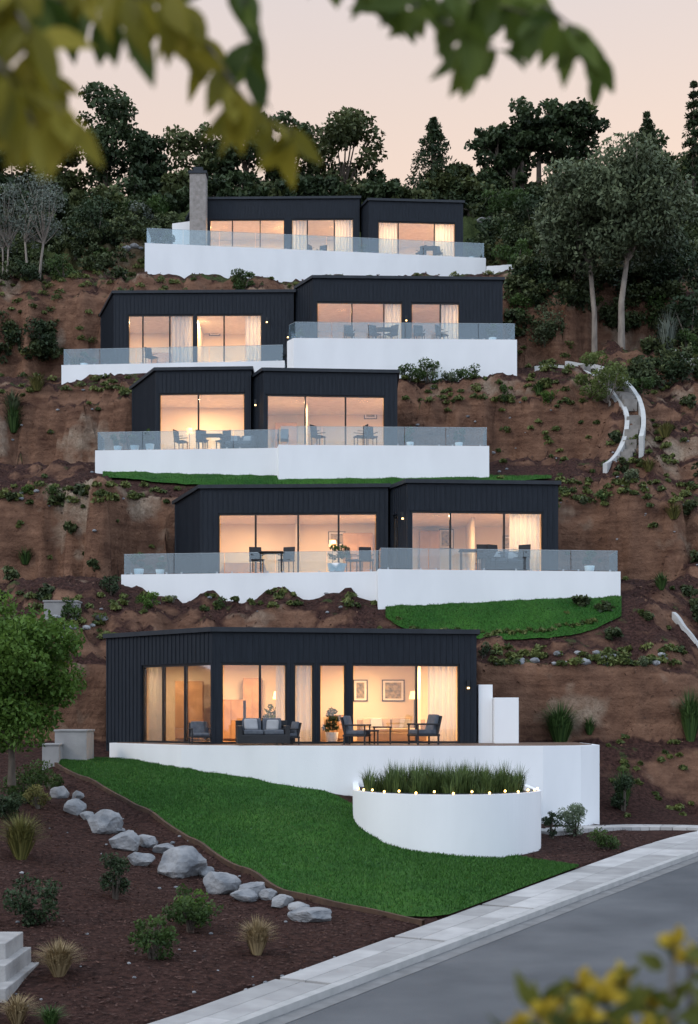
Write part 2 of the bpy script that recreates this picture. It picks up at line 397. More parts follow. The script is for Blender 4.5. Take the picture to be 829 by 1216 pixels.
# ------------------------------------------------------------------ houses
LIGHTS = []
def volume(parent, pts, zbase, z0, zt, z1, yb, wins, power=60, xr=None, parts=(), lx=None):
    """one dark clad box: front polyline left->right, openings glazed floor to head height"""
    poly = list(pts)
    BR = ((pts[-1][0] if xr is None else xr), yb); poly.append(BR)
    if pts[0][1] < yb-.4: poly.append((pts[0][0], yb))
    nf = len(pts)-1
    wall = MB(); bat = MB(); frame = MB(); glass = MB(); lin = MB(); cur = []
    N = len(poly)
    for i in range(N):
        A, B = poly[i], poly[(i+1) % N]; L = math.hypot(B[0]-A[0], B[1]-A[1])
        ws = sorted([w for w in wins if w['seg'] == i], key=lambda w: w['u'][0]) if i < nf else []
        k = lambda u: ((u-CU)/F*A[1]-A[0])/((B[0]-A[0])-(u-CU)/F*(B[1]-A[1]))*L
        cur0 = .003; e = .003
        spans = [(max(.05, k(w['u'][0])), min(L-.05, k(w['u'][1])), w) for w in ws]
        for a, b, w in spans:
            if a > cur0: wall.seg(A, B, cur0, a, 0, .2, z0-.05, zt)
            cur0 = b
        wall.seg(A, B, cur0, L-e, 0, .2, (z0-.05) if i < nf else z0-.8, zt)
        wall.seg(A, B, .003, L-e, 0, .2, zt, z1)
        if i < nf:
            t = .06
            while t < L-.05:
                inside = any(a-.03 < t < b+.03 for a, b, _ in spans)
                bat.seg(A, B, t, t+.03, -.02, 0.002, zt+.03 if inside else z0-.04, z1-.01)
                t += .19
        for a, b, w in spans:
            fw = .05
            frame.seg(A, B, a, a+fw, .05, .13, z0, zt-.002); frame.seg(A, B, b-fw, b, .05, .13, z0, zt-.002)
            frame.seg(A, B, a+fw, b-fw, .05, .13, zt-.07, zt-.002); frame.seg(A, B, a+fw, b-fw, .05, .13, z0, z0+.06)
            ms = [k(u) for u in w.get('m', [])]
            for mm in ms: frame.seg(A, B, mm-.035, mm+.035, .04, .135, z0+.06, zt-.07)
            edges = [a+fw]+ms+[b-fw]
            for p, q in zip(edges[:-1], edges[1:]):
                glass.seg(A, B, p+.036, q-.036, .085, .093, z0+.06, zt-.07)
            for cu0, cu1 in w.get('c', []):
                ca, cb = max(a+.02, k(cu0)), min(b-.02, k(cu1))
                dx, dy = (B[0]-A[0])/L, (B[1]-A[1])/L
                nn = max(12, int((cb-ca)/.03)); ph = rng.random()*6
                vv = []; ff = []
                for j in range(nn+1):
                    t = ca+(cb-ca)*j/nn
                    for zi, zz in enumerate((z0+.03, (z0+zt)/2, zt-.02)):
                        o = .29+.06*math.sin(t*34+ph+.25*zi*math.sin(t*5))+.02*math.sin(t*13+ph)
                        vv.append((A[0]+dx*t-dy*o, A[1]+dy*t+dx*o, zz))
                for j in range(nn):
                    for zi in (0, 1): ff.append([j*3+zi, j*3+3+zi, j*3+4+zi, j*3+1+zi])
                cur.append((vv, ff))
        if i >= nf or not ws:
            lin.seg(A, B, .22, L-.22, .203, .25, z0, zt+.15)
    inner = offset_poly(poly, -.24)
    roof = MB(); roof.prism(offset_poly(poly, .10), z1+.002, z1+.14)
    ceil = MB(); ceil.prism(inner, zt+.10, zt+.16)
    flo = MB(); flo.prism(inner, z0-.03, z0+.012)
    wall.obj('walls', M_clad, parent); bat.obj('cladding_battens', M_clad, parent)
    frame.obj('window_frames', M_frame, parent); glass.obj('window_glass', M_glass, parent)
    lin.obj('interior_walls', M_int, parent); roof.obj('roof', M_roof, parent)
    ceil.obj('ceiling', M_ceil, parent); flo.obj('floor', M_wood, parent)
    cv = []; cf = []
    for vv, ff in cur:
        o = len(cv); cv += vv; cf += [[q+o for q in f] for f in ff]
    if cv: mkmesh('curtains', cv, cf, M_curt, parent, True)
    part = MB()
    for (u, y0, yy1) in parts:
        x = (u-CU)/F*y0
        part.prism([(x, y0), (x+.12, y0), (x+.12, yy1), (x, yy1)], z0, zt+.1)
    part.obj('partition_wall', M_int, parent)
    xa, xb = pts[0][0], pts[-1][0]
    xa = pts[1][0]-.2 if len(pts) > 2 else xa
    Lx = xb-xa; nl = max(1, round(Lx/3.6))
    yf = min(p[1] for p in pts)
    if lx:
        for x, y in lx: LIGHTS.append((parent, x, y, zt+.05, power))
    else:
        for q in range(nl):
            x = xa+Lx*(q+.5)/nl
            LIGHTS.append((parent, x, yf+1.7, zt+.05, power*Lx/nl/2.6))
    return poly

def podium(parent, pts, zb, zt, yb, bal=.75):
    poly = list(pts)+[(pts[-1][0], yb), (pts[0][0], yb)]
    m = MB(); m.prism(poly, zb, zt); m.obj('terrace_wall', M_white, parent)
    d = MB(); d.prism(offset_poly(poly, -.22), zt-.01, zt+.02); d.obj('terrace_deck', M_deck, parent)
    if bal:
        g = MB(); r = MB()
        inn = offset_poly(poly, -.09)[:len(pts)]
        inn.append((inn[-1][0], inn[-1][1]+1.6)); inn.insert(0, (inn[0][0], inn[0][1]+1.6))
        for A, B in zip(inn[:-1], inn[1:]):
            L = math.hypot(B[0]-A[0], B[1]-A[1])
            if L < .3: continue
            k = max(1, round(L/1.9)); w = L/k
            for i in range(k):
                g.seg(A, B, i*w+.012, (i+1)*w-.012, 0, .018, zt+.03, zt+bal)
                r.seg(A, B, i*w+.25, i*w+.31, -.012, .03, zt-.01, zt+.07)
                r.seg(A, B, (i+1)*w-.31, (i+1)*w-.25, -.012, .03, zt-.01, zt+.07)
            r.seg(A, B, .004, L-.004, -.001, .019, zt+bal+.002, zt+bal+.015)
        g.obj('glass_balustrade', M_bal, parent); r.obj('balustrade_rail', M_rail, parent)
    FOOT.append((offset_poly(poly, -.02), zt-.12))
    return poly

def sconce(parent, u, v, d):
    x, y, z = W(u, v, d)
    b = MB(); b.box((x, y-.06, z), (.09, .08, .22)); b.obj('wall_light_body', M_frame, parent)
    e = MB(); e.box((x, y-.09, z-.13), (.07, .05, .05)); e.obj('wall_light_glow', M_spot, parent)

def foot(poly, zm): FOOT.append((offset_poly(poly, .25), zm))

PW = 1.6
# lowest house ---------------------------------------------------------------
HA = empty('modern_house')
zf = 3.17
podium(HA, [PX(130, 44.6), PX(215, 41.2), PX(330, 40.3), PX(500, 39.9), PX(645, 40.2), PX(690, 40.7), PX(712, 41.6)], .3, 3.15, 45.0, bal=0)
p = volume(HA, [PX(126, 45.6), PX(252, 42), PX(566, 43.3)], 0, zf, 5.57, 6.48, 47.3,
       [dict(seg=0, u=(168, 250), m=[192, 218], c=[(168, 187)]),
        dict(seg=1, u=(263, 341), m=[309], c=[(329, 341)]),
        dict(seg=1, u=(349, 373), m=[], c=[(350, 372)]),
        dict(seg=1, u=(379, 411), m=[]),
        dict(seg=1, u=(418, 546), m=[495], c=[(510, 544)])], power=105*PW, parts=[(349, 43.6, 47), (495, 45.5, 47)],
       lx=[(PX(200, 45)[0], 45.4), (PX(302, 44.5)[0], 44.8), (PX(420, 45)[0], 45.0), (PX(515, 45)[0], 44.9)])
foot(p, zf-.12)
sconce(HA, 556, 812, 43.25)
# second house ----------------------------------------------------------------
HB = empty('modern_house')
podium(HB, [PX(144, 52.6), PX(447, 51.4), PX(449, 50.6), PX(737, 51.5)], 6.6, 9.22, 55.5)
z0 = 9.24
p = volume(HB, [PX(208, 57.5), PX(238, 53.6), PX(461, 53.3)], 0, z0, 11.62, 12.55, 57.6,
       [dict(seg=1, u=(259, 448), m=[303.5, 354, 402])], power=75*PW, parts=[(351, 55.5, 57.4)])
foot(p, z0-.12)
p = volume(HB, [PX(463, 53.5), PX(484, 52), PX(663, 52.4)], 0, z0, 11.5, 12.5, 57.6,
       [dict(seg=0, u=(466, 472), m=[]), dict(seg=1, u=(486, 645), m=[535, 599], c=[(606, 643)])], power=75*PW, parts=[(560, 54.5, 57.4)])
foot(p, z0-.12)
sconce(HB, 478, 612, 52.4)
# third ---------------------------------------------------------------------
HC = empty('modern_house')
podium(HC, [PX(113, 60.6), PX(329, 60.0), PX(331, 59.3), PX(581, 59.6)], 12.6, 15.3, 62.6, bal=.78)
z0 = 15.32
p = volume(HC, [PX(157, 65.5), PX(185, 62), PX(298, 61.8)], 0, z0, 18.05, 19.02, 65.8,
       [dict(seg=1, u=(189, 291), m=[235.5])], power=85*PW)
foot(p, z0-.12)
p = volume(HC, [PX(300, 62.2), PX(313, 60.8), PX(472, 61.2)], 0, z0, 17.75, 18.72, 65.8,
       [dict(seg=1, u=(315.5, 457), m=[362.5, 410.5])], power=80*PW, parts=[(362, 63, 65.6)])
foot(p, z0-.12)
sconce(HC, 303.5, 478, 61.5)
# fourth (two levels of roof) ----------------------------------------------------
HD = empty('modern_house')
podium(HD, [PX(73, 70), PX(338, 69.1)], 19.2, 21.25, 72.5, bal=.78)
podium(HD, [PX(341, 68.4), PX(349, 67.8), PX(614, 68.1)], 19.6, 22.0, 72.0, bal=.78)
z0 = 21.27
p = volume(HD, [PX(120, 75.6), PX(135, 71.5), PX(349, 71.3)], 0, z0, 24.15, 25.2, 75.8,
       [dict(seg=1, u=(152, 230), m=[169.5, 201.5], c=[(203, 229)]), dict(seg=1, u=(233, 311), m=[266], c=[(291, 310)])], power=80*PW, parts=[(232, 72.5, 75.6)])
foot(p, z0-.12)
z0 = 22.02
p = volume(HD, [PX(351, 71.5), PX(372, 69.7), PX(597, 70)], 0, z0, 24.3, 25.42, 75.8,
       [dict(seg=1, u=(376, 478), m=[418, 456], c=[(457, 477)]), dict(seg=1, u=(488, 546), m=[523], c=[(524, 545)])], power=80*PW, parts=[(482, 71, 75.6)])
foot(p, z0-.12)
sconce(HD, 317, 380, 71.2); sconce(HD, 342, 398, 71.2); sconce(HD, 482.5, 378, 69.75)
# top house -----------------------------------------------------------------------
HE = empty('modern_house')
podium(HE, [PX(172, 79), PX(430, 80.6), PX(577, 81.6)], 28.0, 30.25, 85.5, bal=.85)
z0 = 30.27
p = volume(HE, [PX(222, 87.5), PX(236, 84), PX(427, 83.8)], 0, z0, 33.3, 34.45, 88.2,
       [dict(seg=1, u=(249, 338), m=[276, 309]), dict(seg=1, u=(346, 420), m=[365, 397], c=[(346, 364), (398, 419)])], power=95*PW, parts=[(342, 85, 88)])
foot(p, z0-.12)
p = volume(HE, [PX(429, 84.2), PX(438, 82.9), PX(550, 83.3)], 0, z0, 32.85, 34.0, 88.2,
       [dict(seg=1, u=(449, 541), m=[473, 516], c=[(450, 472), (517, 540)])], power=95*PW)
foot(p, z0-.12)
a = MB(); x0, y0 = PX(204, 84.8); a.prism([(x0, 85), (x0+1.1, 84.6), (x0+1.1, 88), (x0, 88)], 29.5, 33.4); a.obj('side_annexe', M_white, HE)
c = MB(); xc = PX(236, 83.2)[0]; c.prism([(xc-.5, 82.9), (xc+.45, 82.9), (xc+.45, 83.85), (xc-.5, 83.85)], 30.2, 35.6)
c.obj('chimney_stack', M_brick, HE, bevel=.03)
c = MB(); c.prism([(xc-.56, 82.84), (xc+.51, 82.84), (xc+.51, 83.91), (xc-.56, 83.91)], 35.6, 35.75)
c.prism([(xc-.3, 83.1), (xc+.25, 83.1), (xc+.25, 83.6), (xc-.3, 83.6)], 35.75, 36.05); c.obj('chimney_cap', M_roof, HE)

for i, (par, x, y, z, pw) in enumerate(LIGHTS):
    ld = bpy.data.lights.new('ceiling_lamp', 'AREA'); ld.shape = 'DISK'; ld.size = .5; ld.energy = pw; ld.color = (1, .61, .29)
    lo = bpy.data.objects.new('ceiling_lamp', ld); lo.location = (x, y, z); link(lo, par)

# ------------------------------------------------------------------ terrain mesh
xs = np.r_[-500, -300, -180, -110, -70, -50, -40, -34, -30, -27, np.arange(-25, 25.01, .22), 27, 30, 34, 40, 50, 70, 110, 180, 300, 500]
ys = np.r_[-300, -120, -60, -30, -15, -5, 2, 8, 12, np.arange(15, 46, .3), np.arange(46, 93, .13), np.arange(93, 110, 1.0), 115, 125, 140, 170, 220, 300, 450, 700]
GX, GY = np.meshgrid(xs, ys)
GZ = hgt(GX.ravel(), GY.ravel())
V = np.c_[GX.ravel(), GY.ravel(), GZ]
nx, ny = len(xs), len(ys)
I = (np.arange(ny-1)[:, None]*nx+np.arange(nx-1)[None, :]).ravel()
Fc = np.c_[I, I+1, I+nx+1, I+nx]
mkmesh('terraced_hillside_ground', V, Fc, M_ground, None, True)

# ------------------------------------------------------------------ road, kerb, pavement
T = np.gradient(K, axis=0); T /= np.linalg.norm(T, axis=1)[:, None]; NL = np.c_[-T[:, 1], T[:, 0]]
def strip(name, o0, o1, dz, m, depth=0.0):
    v = []; f = []
    for i in range(len(K)):
        a = K[i]+NL[i]*o0; b = K[i]+NL[i]*o1
        z = float(rz(K[i][1]))+dz
        v += [(a[0], a[1], z), (b[0], b[1], z), (a[0], a[1], z-depth), (b[0], b[1], z-depth)]
    for i in range(len(K)-1):
        o = i*4; p = o+4
        f.append([o, p, p+1, o+1])
        if depth: f += [[o+2, p+2, p, o], [o+1, p+1, p+3, o+3]]
    return mkmesh(name, v, f, m)
strip('road', -7.5, 0.0, -.11, M_asph)
strip('gutter', -.32, -.005, -.104, mat('gutter_concrete', (.15, .15, .15), (.21, .21, .21), scale=3, rough=.9))
strip('kerb', 0.0, .17, 0.0, mat('kerb_concrete', (.44, .43, .42), (.34, .34, .33), scale=3, rough=.9), .5)
slabs = MB(); Kd = resample(K, 1200)
Td = np.gradient(Kd, axis=0); Td /= np.linalg.norm(Td, axis=1)[:, None]; Nd = np.c_[-Td[:, 1], Td[:, 0]]
dist = np.r_[0, np.cumsum(np.linalg.norm(np.diff(Kd, axis=0), axis=1))]
s = 30.0; cols = []
while s < dist[-1]-2 and s < 130:
    L = 1.25; gap = .015
    P = []
    for q in (s, s+L-gap):
        i = int(np.searchsorted(dist, q)); k = Kd[i]; w = kwidth(k[1])
        P.append((k, Nd[i], w, float(rz(k[1]))))
    for (t0, t1) in ((0, .5), (.5, 1)):
        o = len(slabs.v); r = random.random()
        for (k, nn, w, z) in P:
            a = k+nn*(.18+(w-.18)*t0+.006); b = k+nn*(.18+(w-.18)*t1-.006)
            slabs.v += [(a[0], a[1], z-.003), (b[0], b[1], z-.003), (a[0], a[1], z-.5), (b[0], b[1], z-.5)]
        slabs.f += [[o, o+4, o+5, o+1], [o+2, o+6, o+4, o], [o+1, o+5, o+7, o+3], [o, o+1, o+3, o+2], [o+4, o+6, o+7, o+5]]
        cols += [r]*5
    s += L
mkmesh('pavement', slabs.v, slabs.f, M_conc, None, False, cols)

def ground_ribbon(name, pts, w, dz, m, depth=.15, n=40):
    P = resample(chaikin(pts, 2), n); T = np.gradient(P, axis=0); T /= np.linalg.norm(T, axis=1)[:, None]; Nn = np.c_[-T[:, 1], T[:, 0]]
    b = MB(); col = []
    zc = hgt(P[:, 0], P[:, 1])
    zc = np.convolve(np.r_[zc[0], zc[0], zc, zc[-1], zc[-1]], np.ones(5)/5, 'valid')
    for i in range(0, n-1):
        a, c = P[i], P[i+1]; g = .02
        c2 = a+(c-a)*(1-g/np.linalg.norm(c-a))
        o = len(b.v)
        for q, nn, zz in ((a, Nn[i], zc[i]), (c2, Nn[i+1], zc[i+1])):
            for sgn in (-1, 1):
                e = q+nn*w/2*sgn
                b.v += [(e[0], e[1], zz+dz), (e[0], e[1], zz+dz-depth)]
        b.f += [[o, o+4, o+6, o+2], [o+1, o+5, o+4, o], [o+2, o+6, o+7, o+3], [o, o+2, o+3, o+1], [o+4, o+5, o+7, o+6]]
        col += [random.random()]*5
    return mkmesh(name, b.v, b.f, m, None, False, col)
ground_ribbon('garden_path', [hit(640, 990)[:2], hit(712, 983)[:2], hit(765, 983)[:2], hit(840, 986)[:2]], 1.0, .06, M_conc, .4, 16)
def garden_wall(name, plan, top=.5, th=.22, m=M_white):
    P = resample(chaikin(plan, 3), 60)
    z = hgt(P[:, 0], P[:, 1]); kk = 17; z = np.convolve(np.r_[[z[0]]*(kk//2), z, [z[-1]]*(kk//2)], np.ones(kk)/kk, 'valid')
    zt_ = z+np.linspace(top[0], top[1], 60) if isinstance(top, tuple) else z+top
    b = MB()
    T = np.gradient(P, axis=0); T /= np.linalg.norm(T, axis=1)[:, None]; Nn = np.c_[-T[:, 1], T[:, 0]]*th/2
    for i in range(len(P)):
        a = P[i]+Nn[i]; c = P[i]-Nn[i]
        b.v += [(a[0], a[1], zt_[i]), (c[0], c[1], zt_[i]), (a[0], a[1], z[i]-1.2), (c[0], c[1], z[i]-1.2)]
    for i in range(len(P)-1):
        o = i*4; p = o+4
        b.f += [[o, o+1, p+1, p], [o, p, p+2, o+2], [o+1, o+3, p+3, p+1]]
    o = (len(P)-1)*4; b.f += [[0, 2, 3, 1], [o, o+1, o+3, o+2]]
    b.obj(name, m)
M_wall2 = mat('weathered_render', (0.52, 0.52, 0.51), (0.40, 0.40, 0.39), scale=1.5, rough=.9, bump=.3, bscale=20)
garden_wall('garden_wall', [(9.0, 68.9), (10.4, 68.5), (11.5, 67.6), (12.0, 66.4), (12.5, 65), (12.5, 63.6), (11.9, 62), (10.9, 60.6)], (.22, .12), .2, M_wall2)
garden_wall('garden_wall', [(10.6, 69.6), (11.9, 68.9), (12.9, 67.6), (13.3, 65.8), (13.2, 63.5), (12.6, 61.4)], (.35, .65), .2, M_wall2)
tr_ = MB(); Pm_ = resample(chaikin([(10.9, 68.7), (12.0, 67.7), (12.6, 66), (12.85, 64.4), (12.6, 62.9), (11.8, 61.2)], 2), 24)
for i in range(23):
    a, c = Pm_[i], Pm_[i+1]; d = (c-a)/np.linalg.norm(c-a); nn = np.array([-d[1], d[0]])*.3; z = h1(*a)
    tr_.prism([tuple(a+nn), tuple(a-nn), tuple(c-nn), tuple(c+nn)][::-1], z-.5, z+.04+.002*(i % 2))
tr_.obj('garden_steps', mat('path_stone', (.26, .24, .22), (.18, .165, .15), scale=3, rough=.95))
g0 = hit(800, 735); garden_wall('garden_wall', [g0[:2], (g0[0]+.4, g0[1]-.5), (g0[0]+1.4, g0[1]-1.0)], .2, .2, M_wall2)
garden_wall('garden_wall', [PX(578, 79.5), PX(600, 79.2), PX(624, 79.4)], .5)
garden_wall('garden_wall', [PX(803, 71), PX(818, 70.6), PX(845, 70.8)], .7, .22, M_wall2)
def block(name, u, v, w, h, dp, m=M_white, top=None):
    x, y, z = hit(u, v); ww = w*y/F; hh = h*y/F
    b = MB(); b.box((x, y+dp/2, z+hh/2-.25), (ww, dp, hh+.5)); b.box((x, y+dp/2, z+hh+.03), (ww+.06, dp+.06, .06)); return b.obj(name, m, bevel=.012)
block('concrete_planter', 84, 905, 38, 36, 1.2, M_conc)
block('concrete_planter', 60, 912, 20, 26, .8, M_conc)
block('concrete_planter', 72, 735, 40, 20, 1.2, M_conc)
b = MB(); xa = PX(565, 43)[0]
b.prism([(xa+.12, 43.4), (xa+.55, 43.4), (xa+.55, 44.6), (xa+.12, 44.6)], 2.9, 4.95)
b.prism([(xa+.56, 43.0), (xa+1.3, 43.0), (xa+1.3, 44.3), (xa+.56, 44.3)], 2.4, 4.55)
b.obj('garden_screen_wall', M_white, bevel=.01)
st = MB()
for i in range(3):
    st.prism([(-7.2, 19.4+i*.5), (-4.68-(i*.12), 19.4+i*.5), (-4.68-(i*.12), 21.5), (-7.2, 21.5)], -.3, .28+.23*i)
st.obj('garden_steps', mat('step_concrete', (.36, .35, .34), (.27, .26, .255), scale=4, rough=.9, bump=.2), bevel=.012)

# ------------------------------------------------------------------ lawns
def lawn(name, B, Tp, nu=150, nv=50, dz=.04, blades=0):
    B = resample(chaikin(B, 2), nu); Tp = resample(chaikin(Tp, 1), nu)
    t = np.linspace(0, 1, nv)[None, :, None]
    G = B[:, None, :2]*(1-t)+Tp[:, None, :2]*t
    x, y = G[..., 0].ravel(), G[..., 1].ravel(); z = hgt(x, y)+dz
    I = (np.arange(nu-1)[:, None]*nv+np.arange(nv-1)[None, :]).ravel()
    par = mkmesh(name, np.c_[x, y, z], np.c_[I, I+nv, I+nv+1, I+1], M_lawn, None, True)
    if blades:
        ii = rng.random(blades)*(nu-1.001); jj = rng.random(blades)*(nv-1.001)
        i0 = ii.astype(int); j0 = jj.astype(int); fi = ii-i0; fj = jj-j0
        Z = z.reshape(nu, nv); X = x.reshape(nu, nv); Y = y.reshape(nu, nv)
        bl = lambda A: (A[i0, j0]*(1-fi)+A[i0+1, j0]*fi)*(1-fj)+(A[i0, j0+1]*(1-fi)+A[i0+1, j0+1]*fi)*fj
        p = np.c_[bl(X), bl(Y), bl(Z)]
        an = rng.random(blades)*6.28; w = .012; hgt_ = .03+.04*rng.random(blades)
        d = np.c_[np.cos(an), np.sin(an), 0*an]
        tip = p+np.c_[rng.normal(0, .02, blades), rng.normal(0, .02, blades), hgt_]
        vv = np.stack([p-d*w, p+d*w, tip], 1).reshape(-1, 3)
        ff = np.arange(blades*3).reshape(-1, 3)
        mkmesh('grass_blades', vv, ff, leafmat('grass_blade', (.014, .062, .009), (.058, .155, .026), 0), par, False, rng.random(blades))
    return par
E2 = [np.array(W(*p)[:2]) for p in EDGE]
side = []
for y in (25.6, 28, 30.5, 32.6):
    i = int(np.argmin(abs(Kd[:, 1]-(y-.6)))); w = kwidth(Kd[i][1]); q = Kd[i]+Nd[i]*(w+.01); side.append(q)
T2 = [E2[0], np.array(W(130, 903, 44.9)[:2]), np.array(W(215, 915, 41.6)[:2]), np.array(W(330, 930, 40.7)[:2]), np.array(W(415, 960, 39.9)[:2]), np.array(W(450, 990, 37)[:2]),
      np.array(W(500, 990, 35)[:2]), np.array(W(580, 1020, 34.6)[:2]), np.array(W(630, 1020, 34.2)[:2]), side[-1]]
lawn('lawn', E2[:-1]+side, T2, 170, 60, .035, 80000)
Pe = resample(chaikin(E2[:-1]+[side[0]], 2), 90)
ze = hgt(Pe[:, 0], Pe[:, 1]); ze = np.convolve(np.r_[[ze[0]]*2, ze, [ze[-1]]*2], np.ones(5)/5, 'valid')
T = np.gradient(Pe, axis=0); T /= np.linalg.norm(T, axis=1)[:, None]; Nn = np.c_[-T[:, 1], T[:, 0]]
eb = MB()
for i in range(len(Pe)):
    a = Pe[i]+Nn[i]*.0; c = Pe[i]-Nn[i]*.07
    eb.v += [(a[0], a[1], ze[i]+.085), (c[0], c[1], ze[i]+.085), (a[0], a[1], ze[i]-.6), (c[0], c[1], ze[i]-.6)]
for i in range(len(Pe)-1):
    o = i*4; p_ = o+4
    eb.f += [[o, o+1, p_+1, p_], [o, p_, p_+2, o+2], [o+1, o+3, p_+3, p_+1]]
eb.obj('lawn_edging', M_edge)
lawn('lawn', [PX(458, 50.0), PX(480, 49.45), PX(530, 49.1), PX(600, 48.95), PX(690, 49.2), PX(738, 50.1)],
     [PX(458, 50.9), PX(520, 51), PX(600, 51.3), PX(690, 51.5), PX(738, 51.7)], 100, 24, .09, 12000)
lawn('lawn', [PX(122, 59.7), PX(160, 59.2), PX(250, 58.8), PX(330, 58.65), PX(450, 58.65), PX(560, 58.8), PX(620, 59.1), PX(655, 59.5)],
     [PX(122, 60.9), PX(200, 60.9), PX(300, 60.5), PX(400, 60), PX(560, 60), PX(655, 60)], 120, 24, .12, 8000)

# ------------------------------------------------------------------ vegetation helpers
def leaf_arrays(P, size, aspect=2.0, up=0.0, hang=0.0):
    k = len(P)
    a = rng.normal(size=(k, 3)); a[:, 2] -= hang; a /= np.linalg.norm(a, axis=1)[:, None]
    b = rng.normal(size=(k, 3)); b -= a*(a*b).sum(1)[:, None]; b /= np.linalg.norm(b, axis=1)[:, None]
    s = size*(.6+.8*rng.random(k))[:, None]
    v = np.stack([P-a*s*.5, P+b*s/aspect*.5, P+a*s*.5, P-b*s/aspect*.5], 1).reshape(-1, 3)
    return v
def crown_points(c, r, nclump, nleaf, fill=.5, flat=1.0, crad=.33):
    c = np.array(c); r = np.array(r)
    d = rng.normal(size=(nclump, 3)); d /= np.linalg.norm(d, axis=1)[:, None]
    rad = (fill+(1-fill)*rng.random(nclump)**.5)*.85
    cc = c+d*rad[:, None]*r
    cr = crad*(.55+.8*rng.random(nclump))*r.mean()
    cb = rng.random(nclump)
    idx = rng.choice(nclump, nleaf, p=cr**2/(cr**2).sum())
    q = rng.normal(size=(nleaf, 3)); q /= np.linalg.norm(q, axis=1)[:, None]
    q *= (.3+.75*rng.random(nleaf)**.5)[:, None]*cr[idx][:, None]
    q[:, 2] *= .75*flat
    P = cc[idx]+q
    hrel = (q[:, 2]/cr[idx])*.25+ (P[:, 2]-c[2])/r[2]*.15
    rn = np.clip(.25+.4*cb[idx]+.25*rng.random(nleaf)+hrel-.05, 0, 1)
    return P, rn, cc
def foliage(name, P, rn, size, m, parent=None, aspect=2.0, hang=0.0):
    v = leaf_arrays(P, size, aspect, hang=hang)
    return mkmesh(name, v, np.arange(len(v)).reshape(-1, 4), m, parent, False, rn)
def tree(name, base, top, r, zc, nclump, nleaf, size, m, bark=M_bark, tr=.18, lean=(0, 0), crad=.33, fill=.5, hang=0.0, multi=1, cx=0, cy=0, skirt=0):
    e = empty(name)
    bx, by, bz = base
    c = (bx+cx, by+cy, zc)
    P, rn, cc = crown_points(c, r, nclump, nleaf, fill, crad=crad)
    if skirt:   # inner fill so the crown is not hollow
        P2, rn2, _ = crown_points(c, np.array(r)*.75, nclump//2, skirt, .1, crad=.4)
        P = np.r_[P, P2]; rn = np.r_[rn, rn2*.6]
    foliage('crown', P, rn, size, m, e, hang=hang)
    b = MB()
    fork = np.array([bx+lean[0]*.5+cx*.5, by+lean[1]*.5+cy*.5, zc-r[2]*.75])
    for q in range(multi):
        off = np.array([random.uniform(-.3, .3), random.uniform(-.2, .2), 0])*(multi > 1)
        b.tube([(bx+off[0], by+off[1], bz-.3), (bx+off[0]*1.6+lean[0]*.2, by+off[1], bz+(fork[2]-bz)*.5), tuple(fork+off*2)], [tr*1.2, tr*.9, tr*.7], 9)
        for k in range(q, len(cc), max(multi, len(cc)//14)):
            t = cc[k]; f0 = fork+off*2; mid = f0*.5+t*.5+np.array([random.uniform(-.2, .2), random.uniform(-.2, .2), -.1])*r[0]*.4
            b.tube([tuple(f0-np.array([0, 0, .2])), tuple(mid), tuple(t)], [tr*.5, tr*.3, tr*.08], 6)
    b.obj('trunk_and_limbs', bark, e, True)
    return e
L_dark = leafmat('leaf_dark', (.010, .019, .009), (.040, .066, .026), 0)
L_ridge = leafmat('leaf_ridge', (.010, .019, .010), (.058, .088, .034), .12)
L_ridge2 = leafmat('leaf_ridge_warm', (.018, .028, .010), (.105, .125, .045), .12)
L_mid = leafmat('leaf_mid', (.016, .035, .010), (.072, .120, .030), .2)
L_bright = leafmat('leaf_bright', (.030, .075, .012), (.13, .22, .04), .3)
L_olive = leafmat('leaf_olive', (.030, .044, .022), (.135, .165, .085), 0)
L_silver = leafmat('leaf_silver', (.06, .075, .06), (.19, .215, .175), 0)
L_dry = leafmat('grass_dry', (.14, .095, .045), (.38, .29, .16), 0)
L_ochre = leafmat('grass_ochre', (.06, .065, .018), (.21, .19, .06), 0)
L_green = leafmat('grass_green', (.018, .045, .012), (.08, .14, .038), 0)

def shrub(u, v, w, h, m, size=.07, dens_=1.0, name='shrub', pos=None):
    x, y, z = pos or hit(u, v)
    ww = w*y/F/2; hh = h*y/F
    nl = int(min(5200, max(260, 1.6*dens_*(4*ww*hh*3.0)/(size*size))))
    P, rn, cc = crown_points((x, y+ww*.3, z+hh*.5), (ww*.9, ww*.9, hh*.52), max(7, int(10+nl/350)), nl, .35, crad=.42)
    k = P[:, 2] > z-.05; P, rn = P[k], rn[k]
    e = empty(name)
    foliage('leaves', P, rn, size, m, e)
    b = MB()
    for q in range(6):
        t = cc[q % len(cc)]
        b.tube([(x+random.uniform(-.05, .05), y+ww*.3, z-.1), ((x+t[0])/2, (y+ww*.3+t[1])/2, z+hh*.3), tuple(t)], [.02+.02*hh, .012+.012*hh, .005], 5)
    b.obj('stems', M_bark, e, True)
def blade_arrays(base, n, H, spread, w):
    k = n
    an = rng.random(k)*6.283; ln = H*(.55+.5*rng.random(k)); sp = spread*rng.random(k)**.6
    d = np.c_[np.cos(an), np.sin(an), np.zeros(k)]; sd = np.c_[-np.sin(an), np.cos(an), np.zeros(k)]
    p0 = base+d*(sp*.18)[:, None]
    p1 = p0+d*(sp*.35)[:, None]+np.c_[0*an, 0*an, ln*.62]
    p2 = p0+d*(sp*1.0)[:, None]+np.c_[0*an, 0*an, ln*(1-.35*(sp/spread)**2)]
    return np.stack([p0-sd*w, p0+sd*w, p1+sd*w*.8, p1-sd*w*.8, p2], 1)
